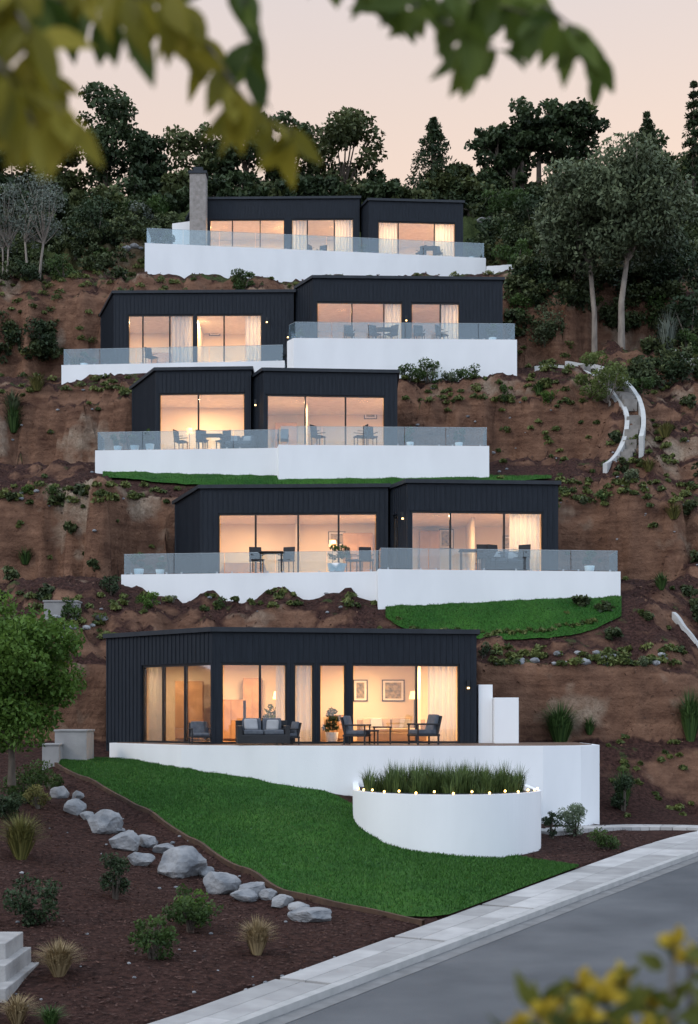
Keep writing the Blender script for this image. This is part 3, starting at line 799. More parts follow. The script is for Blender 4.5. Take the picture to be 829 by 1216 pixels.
def bladesmesh(name, arrs, m, parent=None):
    A = np.concatenate(arrs, 0); k = len(A); v = A.reshape(-1, 3)
    o = np.arange(k)*5
    f = np.c_[o, o+1, o+2, o+3].tolist()+np.c_[o+3, o+2, o+4].tolist()
    r = rng.random(k); r = np.r_[r, r]
    return mkmesh(name, v, f, m, parent, False, r)
def tuft(u, v, w, h, m, n=320, name='ornamental_grass', bw=.008):
    x, y, z = hit(u, v); ww = w*y/F/2; hh = h*y/F
    bladesmesh(name, [blade_arrays(np.array([x, y, z-.03]), n, hh*1.05, ww, bw*y/30+.003)], m)

# planter ------------------------------------------------------------------
PL = empty('round_planter')
pc = np.array(PX(530.5, 36.2)); pr = 2.38; zt_ = 2.12
out = [(pc[0]+pr*math.cos(a), pc[1]+pr*math.sin(a)) for a in np.linspace(math.pi, 2*math.pi, 60)]
outer = out+[(pc[0]+pr, 40.6), (pc[0]-pr, 40.6)]
inn = [(pc[0]+(pr-.16)*math.cos(a), pc[1]+(pr-.16)*math.sin(a)) for a in np.linspace(math.pi, 2*math.pi, 60)]
inner = inn+[(pc[0]+pr-.16, 40.4), (pc[0]-pr+.16, 40.4)]
vb = [(x, y, -.1) for x, y in outer]+[(x, y, zt_) for x, y in outer]+[(x, y, zt_) for x, y in inner]+[(x, y, zt_-.2) for x, y in inner]
k = len(outer); fb = []
for i in range(k):
    j = (i+1) % k
    fb += [[i, j, k+j, k+i], [k+i, k+j, 2*k+j, 2*k+i], [2*k+i, 2*k+j, 3*k+j, 3*k+i]]
mkmesh('planter_wall', vb, fb, M_white, PL)
mkmesh('planter_soil', [(x, y, zt_-.12) for x, y in inner], [list(range(k))], M_mulch, PL)
arrs = []
for i in range(170):
    a = math.pi+math.pi*random.random(); rr = random.uniform(.15, .93)*pr
    px_, py_ = pc[0]+rr*math.cos(a), pc[1]+rr*math.sin(a)+random.uniform(0, .6)
    arrs.append(blade_arrays(np.array([px_, py_, zt_-.15]), 60, random.uniform(.45, 1.05), .38, .009))
bladesmesh('planter_grasses', arrs, leafmat('planter_grass', (.03, .055, .014), (.12, .17, .05), 0), PL)
import bmesh
bm = bmesh.new()
from mathutils import noise as mn, Matrix
for a in np.linspace(math.pi*1.06, math.pi*1.94, 15):
    m4 = Matrix.Translation((pc[0]+(pr-.09)*math.cos(a), pc[1]+(pr-.09)*math.sin(a), zt_+.05+.02*math.sin(a*17)))
    bmesh.ops.create_icosphere(bm, subdivisions=1, radius=.032, matrix=m4)
me = bpy.data.meshes.new('festoon_lights'); bm.to_mesh(me); bm.free(); me.materials.append(M_bulb)
link(bpy.data.objects.new('festoon_lights', me), PL)
wire = MB(); wire.tube([(pc[0]+(pr-.09)*math.cos(a), pc[1]+(pr-.09)*math.sin(a), zt_+.02) for a in np.linspace(math.pi*1.06, math.pi*1.94, 40)], [.008]*40, 5)
wire.obj('festoon_cable', M_frame, PL)

# boulders ----------------------------------------------------------------------
def boulder(u, v, w, h, name='boulder', m=M_stone):
    x, y, z = hit(u, v); ww = w*y/F/2; hh = h*y/F/2
    bm = bmesh.new(); bmesh.ops.create_icosphere(bm, subdivisions=4, radius=1)
    s = Vector((random.random()*50, random.random()*50, 0))
    planes = [(Vector((random.gauss(0, 1), random.gauss(0, 1), random.gauss(0, .8))).normalized(), random.uniform(.58, .85)) for _ in range(14)]
    for q in bm.verts:
        p = q.co.copy()
        for nn, dd in planes:
            e = p.dot(nn)-dd
            if e > 0: p -= nn*e*.97
        p *= 1+.10*mn.noise(p*1.7+s)+.05*mn.noise(p*6+s)
        q.co = Vector((x+p.x*ww*1.2, y+ww*.4+p.y*ww*.95, z+hh*.65+p.z*hh*1.25))
    me = bpy.data.meshes.new(name); bm.to_mesh(me); bm.free(); me.materials.append(m)
    link(bpy.data.objects.new(name, me))
for q in [(72, 948, 22, 16), (88, 968, 24, 20), (92, 950, 16, 12), (122, 990, 40, 30), (147, 1010, 38, 26), (175, 1006, 28, 16), (166, 1028, 30, 20),
          (212, 1040, 62, 36), (262, 1062, 44, 34), (246, 1042, 22, 14), (300, 1068, 36, 24), (334, 1078, 26, 16), (318, 1070, 24, 14), (354, 1084, 24, 14), (370, 1095, 50, 18),
          (195, 1015, 24, 14), (104, 975, 18, 12), (135, 990, 24, 12), (290, 1072, 30, 16)]:
    boulder(*q)
def stones(name, items):
    bm = bmesh.new()
    for (u, v, w) in items:
        x, y, z = hit(u, v); r = w*y/F/2
        res = bmesh.ops.create_icosphere(bm, subdivisions=2, radius=1)
        s = Vector((random.random()*50, random.random()*50, 0))
        for q in res['verts']:
            p = q.co*(1+.3*mn.noise(q.co*1.3+s)); q.co = Vector((x+p.x*r, y+p.y*r*.8, z+p.z*r*.6+r*.2))
    me = bpy.data.meshes.new(name); bm.to_mesh(me); bm.free(); me.materials.append(M_stone)
    link(bpy.data.objects.new(name, me))
it = [(random.uniform(575, 800), random.uniform(776, 790), random.uniform(5, 14)) for _ in range(20)]
it += [(random.uniform(60, 130), random.uniform(735, 760), random.uniform(5, 13)) for _ in range(14)]
it += [(random.uniform(0, 100), random.uniform(585, 598), random.uniform(5, 10)) for _ in range(7)]
it += [(random.uniform(0, 829), random.uniform(420, 740), random.uniform(2, 6)) for _ in range(90)]
it += [(random.uniform(560, 620), random.uniform(240, 270), random.uniform(8, 18)) for _ in range(6)]
it += [(random.uniform(140, 200), random.uniform(275, 300), random.uniform(6, 16)) for _ in range(10)]
stones('hillside_stones', it)
it = [(random.uniform(0, 400), random.uniform(960, 1200), random.uniform(2, 6)) for _ in range(70)]
stones('bed_pebbles', it)

nch = 42000
cx_ = rng.uniform(-11, 8, nch); cy_ = rng.uniform(17, 44, nch)
sd = road_s(cx_, cy_); wdd = np.interp(cy_, [0, 18.5, 26, 36, 44], [1.0, 1.03, 1.25, 1.7, 1.7])
lawnpoly = [tuple(q[:2]) for q in (E2[:-1]+side)]+[tuple(q[:2]) for q in T2[::-1][1:-1]]
kk = (sd > wdd+.05) & ~inpoly(cx_, cy_, lawnpoly)
cx_, cy_ = cx_[kk], cy_[kk]
Pc = np.c_[cx_, cy_, hgt(cx_, cy_)+.015]
v = leaf_arrays(Pc, .085, 2.6); v[:, 2] = np.repeat(Pc[:, 2], 4)+(v[:, 2]-np.repeat(Pc[:, 2], 4))*.35+.01
mkmesh('bark_mulch', v, np.arange(len(v)).reshape(-1, 4), M_mulch, None, False, rng.random(len(Pc)))

ncl = 22000
ax = rng.uniform(-20, 20, ncl); ay = rng.uniform(46.5, 88, ncl)
az = hgt(ax, ay); keep = np.ones(ncl, bool)
for poly, zm in FOOT: keep &= ~inpoly(ax, ay, offset_poly(poly, .3))
for x0, x1, y0, y1 in CALM: keep &= ~((ax > x0) & (ax < x1) & (ay > y0) & (ay < y1))
Pc = np.c_[ax, ay, az+.0][keep]
v = leaf_arrays(Pc, .12, 1.4)
mkmesh('soil_clods', v, np.arange(len(v)).reshape(-1, 4), mat('clod_soil', (.05, .025, .018), (.18, .10, .065), scale=2, rough=1, attr=True), None, False, rng.random(len(Pc)))

# ridge trees -----------------------------------------------------------------------
Ps = {0: [], 1: []}; Rs = {0: [], 1: []}; tb = MB()
def ridge(u, vt, wpx, hpx, d, nleaf=4300, w=0, sk=True):
    x = (u-CU)/F*d; zt2 = CZ+(HV-vt)/F*d; r = wpx/2*d/F; hr = hpx/2*d/F
    P, rn, cc = crown_points((x, d, zt2-hr), (r, r*.8, hr), 34, nleaf, .35, crad=.29)
    Ps[w].append(P); Rs[w].append(np.clip(rn*(.7+.5*random.random()), 0, 1)); g = h1(x, d)
    tb.tube([(x, d, g-.5), (x, d, zt2-hr)], [.22, .12], 7)
    for k in range(0, 34, 5): tb.tube([(x, d, zt2-hr*1.5), tuple(cc[k])], [.08, .03], 5)
for i, q in enumerate([(125, 98, 92, 130, 97), (60, 150, 80, 120, 98), (15, 140, 90, 130, 99), (178, 150, 60, 110, 96), (232, 134, 86, 130, 97), (292, 122, 90, 140, 97), (345, 128, 70, 130, 98), (408, 126, 112, 140, 96),
          (452, 200, 60, 70, 96), (575, 200, 70, 70, 97), (545, 190, 50, 90, 99), (720, 165, 90, 120, 100), (775, 150, 80, 140, 98), (830, 160, 80, 160, 96),
          (-30, 180, 110, 140, 97), (880, 180, 110, 150, 98), (690, 190, 80, 90, 94)]):
    ridge(*q, w=int(i % 3 == 1))
for i, u in enumerate(range(-20, 860, 34)):
    ridge(u, random.uniform(198, 226), random.uniform(60, 90), random.uniform(50, 66), random.uniform(92.5, 95), nleaf=2400, w=int(random.random() < .5))
for q in [(590, 150, 84, 52, 97), (640, 118, 90, 46, 97), (685, 122, 70, 50, 97), (620, 138, 70, 50, 97), (665, 150, 90, 50, 97), (610, 175, 60, 50, 97)]: ridge(*q, nleaf=2200)
e = empty('distant_tree_line')
foliage('foliage', np.concatenate(Ps[0]), np.concatenate(Rs[0]), .33, L_ridge, e, 1.6)
foliage('foliage_warm', np.concatenate(Ps[1]), np.concatenate(Rs[1]), .33, L_ridge2, e, 1.6); tb.obj('trunks', M_bark, e)
def conifer(u, vt, vb, wpx, d, nleaf=5200):
    e = empty('pine_tree'); x = (u-CU)/F*d; zt2 = CZ+(HV-vt)/F*d; zb = CZ+(HV-vb)/F*d; r = wpx/2*d/F; g = h1(x, d)
    tiers = 15; P = []; R = []
    for k in range(tiers):
        t = k/(tiers-1); zz = zb+(zt2-zb)*t; rr = r*(1-t)**.8+.1
        for j in range(9):
            an = random.random()*6.28; m_ = int(nleaf/tiers/9)
            s_ = rng.random(m_)**.7
            q = np.c_[x+math.cos(an)*rr*s_, d+math.sin(an)*rr*s_, zz-.28*rr*s_]+rng.normal(0, .13, (m_, 3))*(.5+rr*.3)
            P.append(q); R.append(np.clip(rng.random(m_)*.5+random.random()*.5, 0, 1))
    foliage('needles', np.concatenate(P), np.concatenate(R), .3, L_ridge, e, 3)
    b = MB(); b.tube([(x, d, g-.5), (x, d, zt2)], [.25, .03], 7); b.obj('trunk', M_bark, e)
conifer(515, 143, 240, 90, 95); conifer(768, 136, 240, 60, 96); conifer(824, 100, 260, 50, 93)

def placed_tree(name, u, y, vt, wpx, crown_px, cu, nleaf, size, m, bark, **kw):
    x = (u-CU)/F*y; z = h1(x, y); s = y/F
    zt2 = CZ+(HV-vt)/F*y
    r = (wpx/2*s, wpx/2*s*.9, crown_px/2*s)
    return tree(name, (x, y, z), None, r, zt2-r[2], kw.pop('nc', 34), nleaf, size, m, bark, cx=(cu-u)*s, **kw)
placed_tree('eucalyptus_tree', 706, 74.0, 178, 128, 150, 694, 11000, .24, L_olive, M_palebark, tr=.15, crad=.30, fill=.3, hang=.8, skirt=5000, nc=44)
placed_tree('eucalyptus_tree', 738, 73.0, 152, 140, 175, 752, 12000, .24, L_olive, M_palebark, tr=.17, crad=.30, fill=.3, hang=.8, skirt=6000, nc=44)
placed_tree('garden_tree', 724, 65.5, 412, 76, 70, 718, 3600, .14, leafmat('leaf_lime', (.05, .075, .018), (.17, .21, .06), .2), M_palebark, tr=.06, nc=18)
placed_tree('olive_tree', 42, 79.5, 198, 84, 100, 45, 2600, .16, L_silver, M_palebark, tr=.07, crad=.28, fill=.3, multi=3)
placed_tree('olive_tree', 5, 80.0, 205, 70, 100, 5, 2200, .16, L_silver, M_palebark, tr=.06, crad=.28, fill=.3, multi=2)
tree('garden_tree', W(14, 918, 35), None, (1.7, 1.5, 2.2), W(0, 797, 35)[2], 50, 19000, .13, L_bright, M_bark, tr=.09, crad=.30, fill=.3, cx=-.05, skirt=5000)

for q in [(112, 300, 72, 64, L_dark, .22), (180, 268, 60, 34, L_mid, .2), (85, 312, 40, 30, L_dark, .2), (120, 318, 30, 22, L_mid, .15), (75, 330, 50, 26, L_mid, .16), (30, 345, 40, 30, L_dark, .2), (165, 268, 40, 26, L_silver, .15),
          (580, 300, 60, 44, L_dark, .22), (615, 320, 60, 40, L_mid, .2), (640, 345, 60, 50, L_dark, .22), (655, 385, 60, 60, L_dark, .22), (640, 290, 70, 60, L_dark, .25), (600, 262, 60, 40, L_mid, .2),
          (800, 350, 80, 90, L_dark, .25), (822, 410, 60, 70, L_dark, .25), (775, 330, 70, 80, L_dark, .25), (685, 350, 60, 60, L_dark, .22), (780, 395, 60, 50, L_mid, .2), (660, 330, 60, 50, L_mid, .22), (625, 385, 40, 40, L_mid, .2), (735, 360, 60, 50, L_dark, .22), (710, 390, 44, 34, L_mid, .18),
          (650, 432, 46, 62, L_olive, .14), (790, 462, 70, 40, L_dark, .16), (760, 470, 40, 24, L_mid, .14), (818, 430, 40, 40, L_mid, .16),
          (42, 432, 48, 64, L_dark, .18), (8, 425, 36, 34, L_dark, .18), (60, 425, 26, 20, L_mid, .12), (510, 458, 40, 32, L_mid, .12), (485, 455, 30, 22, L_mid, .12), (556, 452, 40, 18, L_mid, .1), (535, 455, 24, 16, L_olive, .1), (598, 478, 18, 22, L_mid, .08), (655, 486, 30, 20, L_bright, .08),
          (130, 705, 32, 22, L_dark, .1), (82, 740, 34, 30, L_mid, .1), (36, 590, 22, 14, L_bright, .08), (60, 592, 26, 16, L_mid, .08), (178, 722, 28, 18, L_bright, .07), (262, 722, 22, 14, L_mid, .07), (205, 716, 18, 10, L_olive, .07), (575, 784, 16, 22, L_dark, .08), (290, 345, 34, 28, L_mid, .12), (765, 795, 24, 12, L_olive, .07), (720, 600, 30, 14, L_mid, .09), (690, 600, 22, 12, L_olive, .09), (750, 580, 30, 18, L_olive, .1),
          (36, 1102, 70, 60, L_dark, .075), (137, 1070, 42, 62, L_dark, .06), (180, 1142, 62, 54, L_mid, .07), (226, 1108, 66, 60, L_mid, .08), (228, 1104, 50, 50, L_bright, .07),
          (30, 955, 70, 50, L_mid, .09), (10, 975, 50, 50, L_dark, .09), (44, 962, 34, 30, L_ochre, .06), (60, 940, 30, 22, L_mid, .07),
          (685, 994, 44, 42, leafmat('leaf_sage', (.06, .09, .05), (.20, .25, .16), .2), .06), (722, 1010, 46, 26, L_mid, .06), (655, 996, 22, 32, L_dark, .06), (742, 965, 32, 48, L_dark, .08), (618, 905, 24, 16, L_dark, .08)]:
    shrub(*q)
for q in [(25, 1020, 72, 58, L_ochre, 700), (70, 1160, 66, 46, L_dry, 700), (305, 1134, 54, 48, L_dry, 620), (665, 884, 70, 54, L_green, 520), (820, 880, 50, 66, L_green, 420), (15, 524, 46, 40, L_green, 200),
          (792, 420, 50, 54, L_silver, 160), (15, 500, 40, 30, L_olive, 160), (740, 960, 40, 50, L_green, 260), (700, 872, 30, 24, L_green, 160), (44, 470, 40, 24, L_ochre, 220), (620, 940, 30, 30, L_green, 120), (20, 1216, 60, 40, L_dry, 300), (60, 1218, 50, 30, L_green, 200),
          (190, 262, 50, 26, L_green, 220), (150, 262, 40, 24, L_green, 200), (600, 285, 40, 24, L_green, 160), (800, 620, 40, 22, L_ochre, 160), (770, 560, 34, 20, L_ochre, 140), (790, 520, 40, 22, L_ochre, 140), (640, 470, 30, 18, L_green, 120), (90, 440, 36, 20, L_ochre, 140), (30, 680, 36, 24, L_green, 160), (785, 700, 34, 24, L_green, 140)]:
    tuft(*q)

# ground cover and wild hillside scrub
Pg = []; Rg = []
def cover(u, v, w, lo=0):
    x, y, z = hit(u, v)
    for poly, zm in FOOT:
        if inpoly(np.array([x]), np.array([y]), offset_poly(poly, .1))[0]: return
    r = w*y/F/2; k = int(70+30*random.random())
    q = rng.normal(size=(k, 3)); q /= np.linalg.norm(q, axis=1)[:, None]; q *= r*rng.random((k, 1))**.4; q[:, 2] = abs(q[:, 2])*.8
    Pg.append(q+np.array([x, y, z])); b_ = random.random()*.6; Rg.append(np.clip(b_+rng.random(k)*.4, 0, 1))
for i in range(34): cover(475+i*7+random.uniform(-2, 2), 750+4*math.sin(i*.12)+random.uniform(-2, 2)-max(0, i-24)*.9, random.uniform(7, 13))
for i in range(60): cover(random.uniform(580, 829), random.uniform(772, 794), random.uniform(7, 20))
for i in range(46): cover(random.uniform(0, 200), random.uniform(578, 602), random.uniform(6, 18))
for i in range(44): cover(random.uniform(130, 445), random.uniform(698, 726), random.uniform(6, 16))
for i in range(30): cover(random.uniform(20, 140), random.uniform(705, 760), random.uniform(8, 20))
for i in range(36): cover(random.uniform(0, 180), random.uniform(446, 470), random.uniform(6, 17))
for i in range(70): cover(random.uniform(475, 680), random.uniform(430, 482), random.uniform(5, 15))
for i in range(44): cover(random.uniform(655, 829), random.uniform(572, 604), random.uniform(6, 18))
for i in range(100): cover(random.uniform(590, 829), random.uniform(420, 590), random.uniform(5, 16))
for i in range(90): cover(random.uniform(0, 200), random.uniform(270, 440), random.uniform(6, 17))
for i in range(90): cover(random.uniform(0, 620), random.uniform(305, 345), random.uniform(5, 15))
for i in range(90): cover(random.uniform(0, 829), random.uniform(440, 760), random.uniform(4, 11))
for i in range(26): cover(random.uniform(720, 829), random.uniform(880, 970), random.uniform(4, 12))
foliage('ground_cover_plants', np.concatenate(Pg), np.concatenate(Rg), .14, leafmat('leaf_cover', (.02, .042, .012), (.17, .19, .055), 0), None, 1.8)
Pg = []; Rg = []
def scrub(u, v, w, h, nl=420):
    x, y, z = hit(u, v)
    for poly, zm in FOOT:
        if inpoly(np.array([x]), np.array([y]), offset_poly(poly, .5))[0]: return
    ww = w*y/F/2; hh = h*y/F
    P, rn, cc = crown_points((x, y, z+hh*.4), (ww, ww, hh*.55), 9, nl, .35, crad=.42)
    Pg.append(P); Rg.append(np.clip(rn*random.uniform(.4, 1.15), 0, 1))
for i in range(60): scrub(random.uniform(-10, 210), random.uniform(245, 300), random.uniform(26, 50), random.uniform(14, 30))
for i in range(24): scrub(random.uniform(-10, 150), random.uniform(300, 335), random.uniform(20, 40), random.uniform(12, 26), 300)
for i in range(80): scrub(random.uniform(585, 850), random.uniform(245, 330), random.uniform(26, 60), random.uniform(18, 40))
for i in range(50): scrub(random.uniform(605, 850), random.uniform(330, 410), random.uniform(24, 50), random.uniform(16, 36))
for i in range(24): scrub(random.uniform(740, 850), random.uniform(400, 470), random.uniform(20, 44), random.uniform(14, 30), 320)
for i in range(16): scrub(random.uniform(-10, 70), random.uniform(395, 440), random.uniform(20, 40), random.uniform(14, 30), 300)
for i in range(40): scrub(random.uniform(550, 850), random.uniform(225, 250), random.uniform(40, 60), random.uniform(24, 40))
for i in range(22): scrub(random.choice([random.uniform(-5, 120), random.uniform(670, 835)]), random.uniform(470, 770), random.uniform(14, 26), random.uniform(10, 18), 240)
foliage('hillside_scrub', np.concatenate(Pg), np.concatenate(Rg), .21, leafmat('leaf_scrub', (.012, .024, .010), (.098, .120, .045), 0), None, 1.8)

# ------------------------------------------------------------------ furniture
def lounge_chair(x, y, z, rot, name='lounge_chair', s=1.0):
    e = empty(name)
    fr = MB(); cu = MB()
    c, sn = math.cos(rot), math.sin(rot)
    def L(px, py, pz): return (x+(px*c-py*sn)*s, y+(px*sn+py*c)*s, z+pz*s)
    B = lambda m, p, d, t=0: m.box(L(*p), tuple(q*s for q in d), rot, t)
    B(fr, (0, 0, .26), (.72, .7, .06))
    for sx in (-.35, .35):
        for sy in (-.3, .3): B(fr, (sx, sy, .14), (.05, .05, .28))
        B(fr, (sx, -.02, .56), (.07, .66, .045)); B(fr, (sx, -.3, .42), (.045, .045, .28)); B(fr, (sx, .28, .42), (.045, .045, .28))
    B(fr, (0, .34, .52), (.7, .05, .55), -.22)
    B(cu, (0, -.02, .35), (.62, .62, .12)); B(cu, (0, .26, .6), (.6, .12, .46), -.22)
    fr.obj('frame', M_wick, e, bevel=.01); cu.obj('cushions', M_cush, e, bevel=.03)
def outdoor_sofa(x, y, z, rot, w=1.7, name='outdoor_sofa', mb=None, mc=None):
    e = empty(name); fr = MB(); cu = MB(); pl = MB(); c, sn = math.cos(rot), math.sin(rot)
    def L(px, py, pz): return (x+px*c-py*sn, y+px*sn+py*c, z+pz)
    fr.box(L(0, 0, .16), (w, .85, .26), rot); fr.box(L(0, .39, .45), (w, .1, .5), rot)
    fr.box(L(-w/2+.07, -.02, .4), (.14, .8, .3), rot); fr.box(L(w/2-.07, -.02, .4), (.14, .8, .3), rot)
    k = 2
    for i in range(k):
        xx = (-w/2+.16)+(w-.32)*(i+.5)/k
        cu.box(L(xx, -.05, .36), ((w-.32)/k-.02, .72, .14), rot); cu.box(L(xx, .27, .58), ((w-.32)/k-.04, .14, .36), rot, -.15)
    pl.box(L(-w*.22, .1, .58), (.4, .12, .34), rot+.2, -.35); pl.box(L(w*.2, .12, .56), (.36, .12, .32), rot-.3, -.3)
    fr.obj('base', mb or M_wick, e, bevel=.02); cu.obj('seat_cushions', mc or M_cush, e, bevel=.04); pl.obj('throw_pillows', M_cushl, e, bevel=.05)
def table(x, y, z, w=.6, h=.42, name='side_table'):
    e = empty(name); t = MB(); t.box((x, y, z+h), (w, w*.8, .04)); t.obj('table_top', M_wick, e, bevel=.008)
    l = MB()
    for sx in (-1, 1):
        for sy in (-1, 1): l.box((x+sx*w*.42, y+sy*w*.32, z+h/2), (.035, .035, h))
    l.obj('legs', M_wick, e)
def dining_chair(x, y, z, rot, name='dining_chair'):
    e = empty(name); m = MB(); c, sn = math.cos(rot), math.sin(rot)
    def L(px, py, pz): return (x+px*c-py*sn, y+px*sn+py*c, z+pz)
    m.box(L(0, 0, .45), (.48, .48, .05), rot); m.box(L(0, .23, .72), (.46, .045, .5), rot, -.12)
    for sx in (-.2, .2):
        for sy in (-.2, .2): m.box(L(sx, sy, .22), (.035, .035, .45), rot)
        m.box(L(sx*1.15, 0, .65), (.035, .42, .03), rot)
    m.obj('seat_back_legs', M_wick, e, bevel=.008)
zd = 3.17
x, y = PX(316, 41.1); outdoor_sofa(x-.1, y, zd, math.pi*.05, 1.5)
x, y = PX(346, 41.3); lounge_chair(x-.1, y-.1, zd, -1.2, s=.8)
x, y = PX(424, 41.2); lounge_chair(x, y, zd, 1.35)
x, y = PX(454, 41.4); table(x, y, zd, .55, .5)
x, y = PX(441, 40.9); table(x, y+.1, zd, .45, .4)
x, y = PX(503, 41.2); lounge_chair(x, y, zd, -1.25, s=1.05)
x, y = PX(238, 42.3); lounge_chair(x, y-.1, zd, .3, s=.8)
for (u, d, z, r) in [(305, 52.2, 9.25, .3), (340, 52.2, 9.25, -.4), (435, 52.2, 9.25, .2), (420, 52.3, 9.25, 1.2), (575, 51.4, 9.25, .1), (590, 51.5, 9.25, .6), (620, 51.5, 9.25, -.5), (240, 61, 15.33, .3), (265, 61.1, 15.33, -.6), (215, 61.2, 15.33, 1.2), (378, 60.1, 15.33, 1.0), (428, 60.1, 15.33, -1.2), (440, 60.2, 15.33, .4), (336, 60.8, 15.33, 0),
                     (445, 69.0, 22.03, .5), (465, 69.0, 22.03, -.7), (498, 69.0, 22.03, .2), (525, 69.1, 22.03, 1.0), (415, 69.0, 22.03, .2), (372, 82.2, 30.28, 1), (382, 82.2, 30.28, -.4), (520, 82.3, 30.28, .3), (500, 82.3, 30.28, -.6), (340, 70.2, 21.28, .3), (180, 70.4, 21.28, .9)]:
    x, y = PX(u, d); dining_chair(x, y, z, r)
for (u, d, z) in [(322, 52.1, 9.25), (560, 51.5, 9.25), (252, 61.2, 15.33), (455, 69.1, 22.03), (510, 82.2, 30.28)]:
    x, y = PX(u, d); table(x, y, z, .9, .72, 'patio_table')
x, y = PX(600, 51.7); outdoor_sofa(x, y, 9.25, .1, 1.6); x, y = PX(285, 61.2); outdoor_sofa(x, y, 15.33, -.1, 1.5)
x = PX(465, 45.4)[0]; outdoor_sofa(x, 45.5, zd+.01, 0, 2.2, 'indoor_sofa', mat('sofa_linen', (.36, .27, .19), rough=.9), mat('sofa_linen2', (.42, .33, .24), rough=.9))
def picture(u, v, d, w, h):
    x, y, z = W(u, v, d); e = empty('framed_picture')
    a = MB(); a.box((x, y, z), (w, .03, h)); a.obj('frame', M_frame, e)
    a = MB(); a.box((x, y-.02, z), (w-.07, .014, h-.07)); a.obj('mount', M_ceil, e)
    a = MB(); a.box((x, y-.03, z), (w-.22, .012, h-.2)); a.obj('print', mat('art_print', (.45, .35, .2), (.08, .10, .09), scale=9, rough=.7), e)
yw = 47.3-.28
picture(428, 820, yw, .48, .72); picture(467, 820, yw, .75, .72)
for (u, v, d, w, h) in [(400, 640, 57.3, .7, .6), (530, 640, 57.3, .6, .8), (610, 645, 57.3, .9, .6), (240, 495, 65.5, .7, .6), (440, 490, 65.5, .6, .6), (255, 392, 75.4, .6, .6), (400, 375, 75.4, .7, .5), (300, 275, 87.8, .8, .6), (495, 280, 87.8, .6, .6)]:
    picture(u, v, d, w, h)
def cabinet(u, d, z, w, h, dp=.45, name='cabinet'):
    x, y = PX(u, d); e = empty(name)
    a = MB(); a.box((x, y, z+h/2+.06), (w, dp, h)); a.obj('carcass', M_wood, e, bevel=.008)
    a = MB(); k = max(2, int(w/.5))
    for i in range(k): a.box((x-w/2+w*(i+.5)/k, y-dp/2-.011, z+h/2+.06), (w/k-.02, .02, h-.06))
    a.obj('doors', mat('oak_doors', (.42, .25, .13), (.3, .17, .08), scale=3, rough=.5), e)
cabinet(275, 46.6, zd, 1.0, 1.3); cabinet(300, 46.6, zd, .6, 2.0); cabinet(400, 46.7, zd, .6, .8); cabinet(225, 46.6, zd, .9, 1.9)
cabinet(290, 57.1, 9.25, 1.6, .8); cabinet(425, 57.1, 9.25, 1.2, 2.0); cabinet(510, 57.1, 9.25, .8, 2.1); cabinet(575, 57.1, 9.25, 1.4, .8)
cabinet(210, 65.2, 15.33, 1.2, .8); cabinet(340, 65.2, 15.33, 1.0, 2.0); cabinet(420, 65.2, 15.33, 1.4, .8)
cabinet(190, 75.2, 21.28, 1.2, 1.8); cabinet(440, 75.2, 22.03, 1.2, 1.6); cabinet(500, 75.2, 22.03, .8, 1.0)
def floor_lamp(u, d, z):
    x, y = PX(u, d); e = empty('floor_lamp'); b = MB(); b.tube([(x, y, z), (x, y, z+1.45)], [.015, .015], 6); b.tube([(x, y, z), (x, y, z+.03)], [.14, .14], 14); b.obj('stand', M_frame, e)
    s_ = MB(); s_.tube([(x, y, z+1.35), (x, y, z+1.6)], [.17, .12], 16); s_.obj('lamp_shade', emit('shade_glow', (1, .62, .28), 1.4), e)
floor_lamp(492, 45.3, zd+.01); floor_lamp(330, 45.5, zd+.01); floor_lamp(395, 55.6, 9.25); floor_lamp(225, 64, 15.33)
def potplant(u, d, z, r, h):
    x, y = PX(u, d); e = empty('potted_plant'); b = MB(); b.tube([(x, y, z), (x, y, z+h*.32)], [r*.5, r*.65], 14); b.obj('pot', M_white, e, True)
    P, rn, cc = crown_points((x, y, z+h*.7), (r, r, h*.38), 9, 420, .3, crad=.4); foliage('leaves', P, rn, .12, L_mid, e, 2.5)
for q in [(394, 43.4, zd+.01, .32, 1.0), (400, 52.0, 9.25, .55, .95), (178, 60.9, 15.33, .3, .9), (487, 60.3, 15.33, .25, .8), (355, 69.3, 22.03, .25, .8), (325, 46, zd, .3, 1.3), (160, 60.9, 15.33, .3, .7), (165, 53.4, 9.25, .3, .8),
          (190, 53.3, 9.25, .26, .7), (700, 52.3, 9.25, .3, .8), (140, 61.2, 15.33, .28, .8), (545, 60.4, 15.33, .26, .8), (100, 70.9, 21.28, .3, .8), (585, 69.0, 22.03, .3, .9), (200, 80.6, 30.28, .35, 1.0), (560, 82.5, 30.28, .3, .9), (430, 81.8, 30.28, .3, .8)]: potplant(*q)

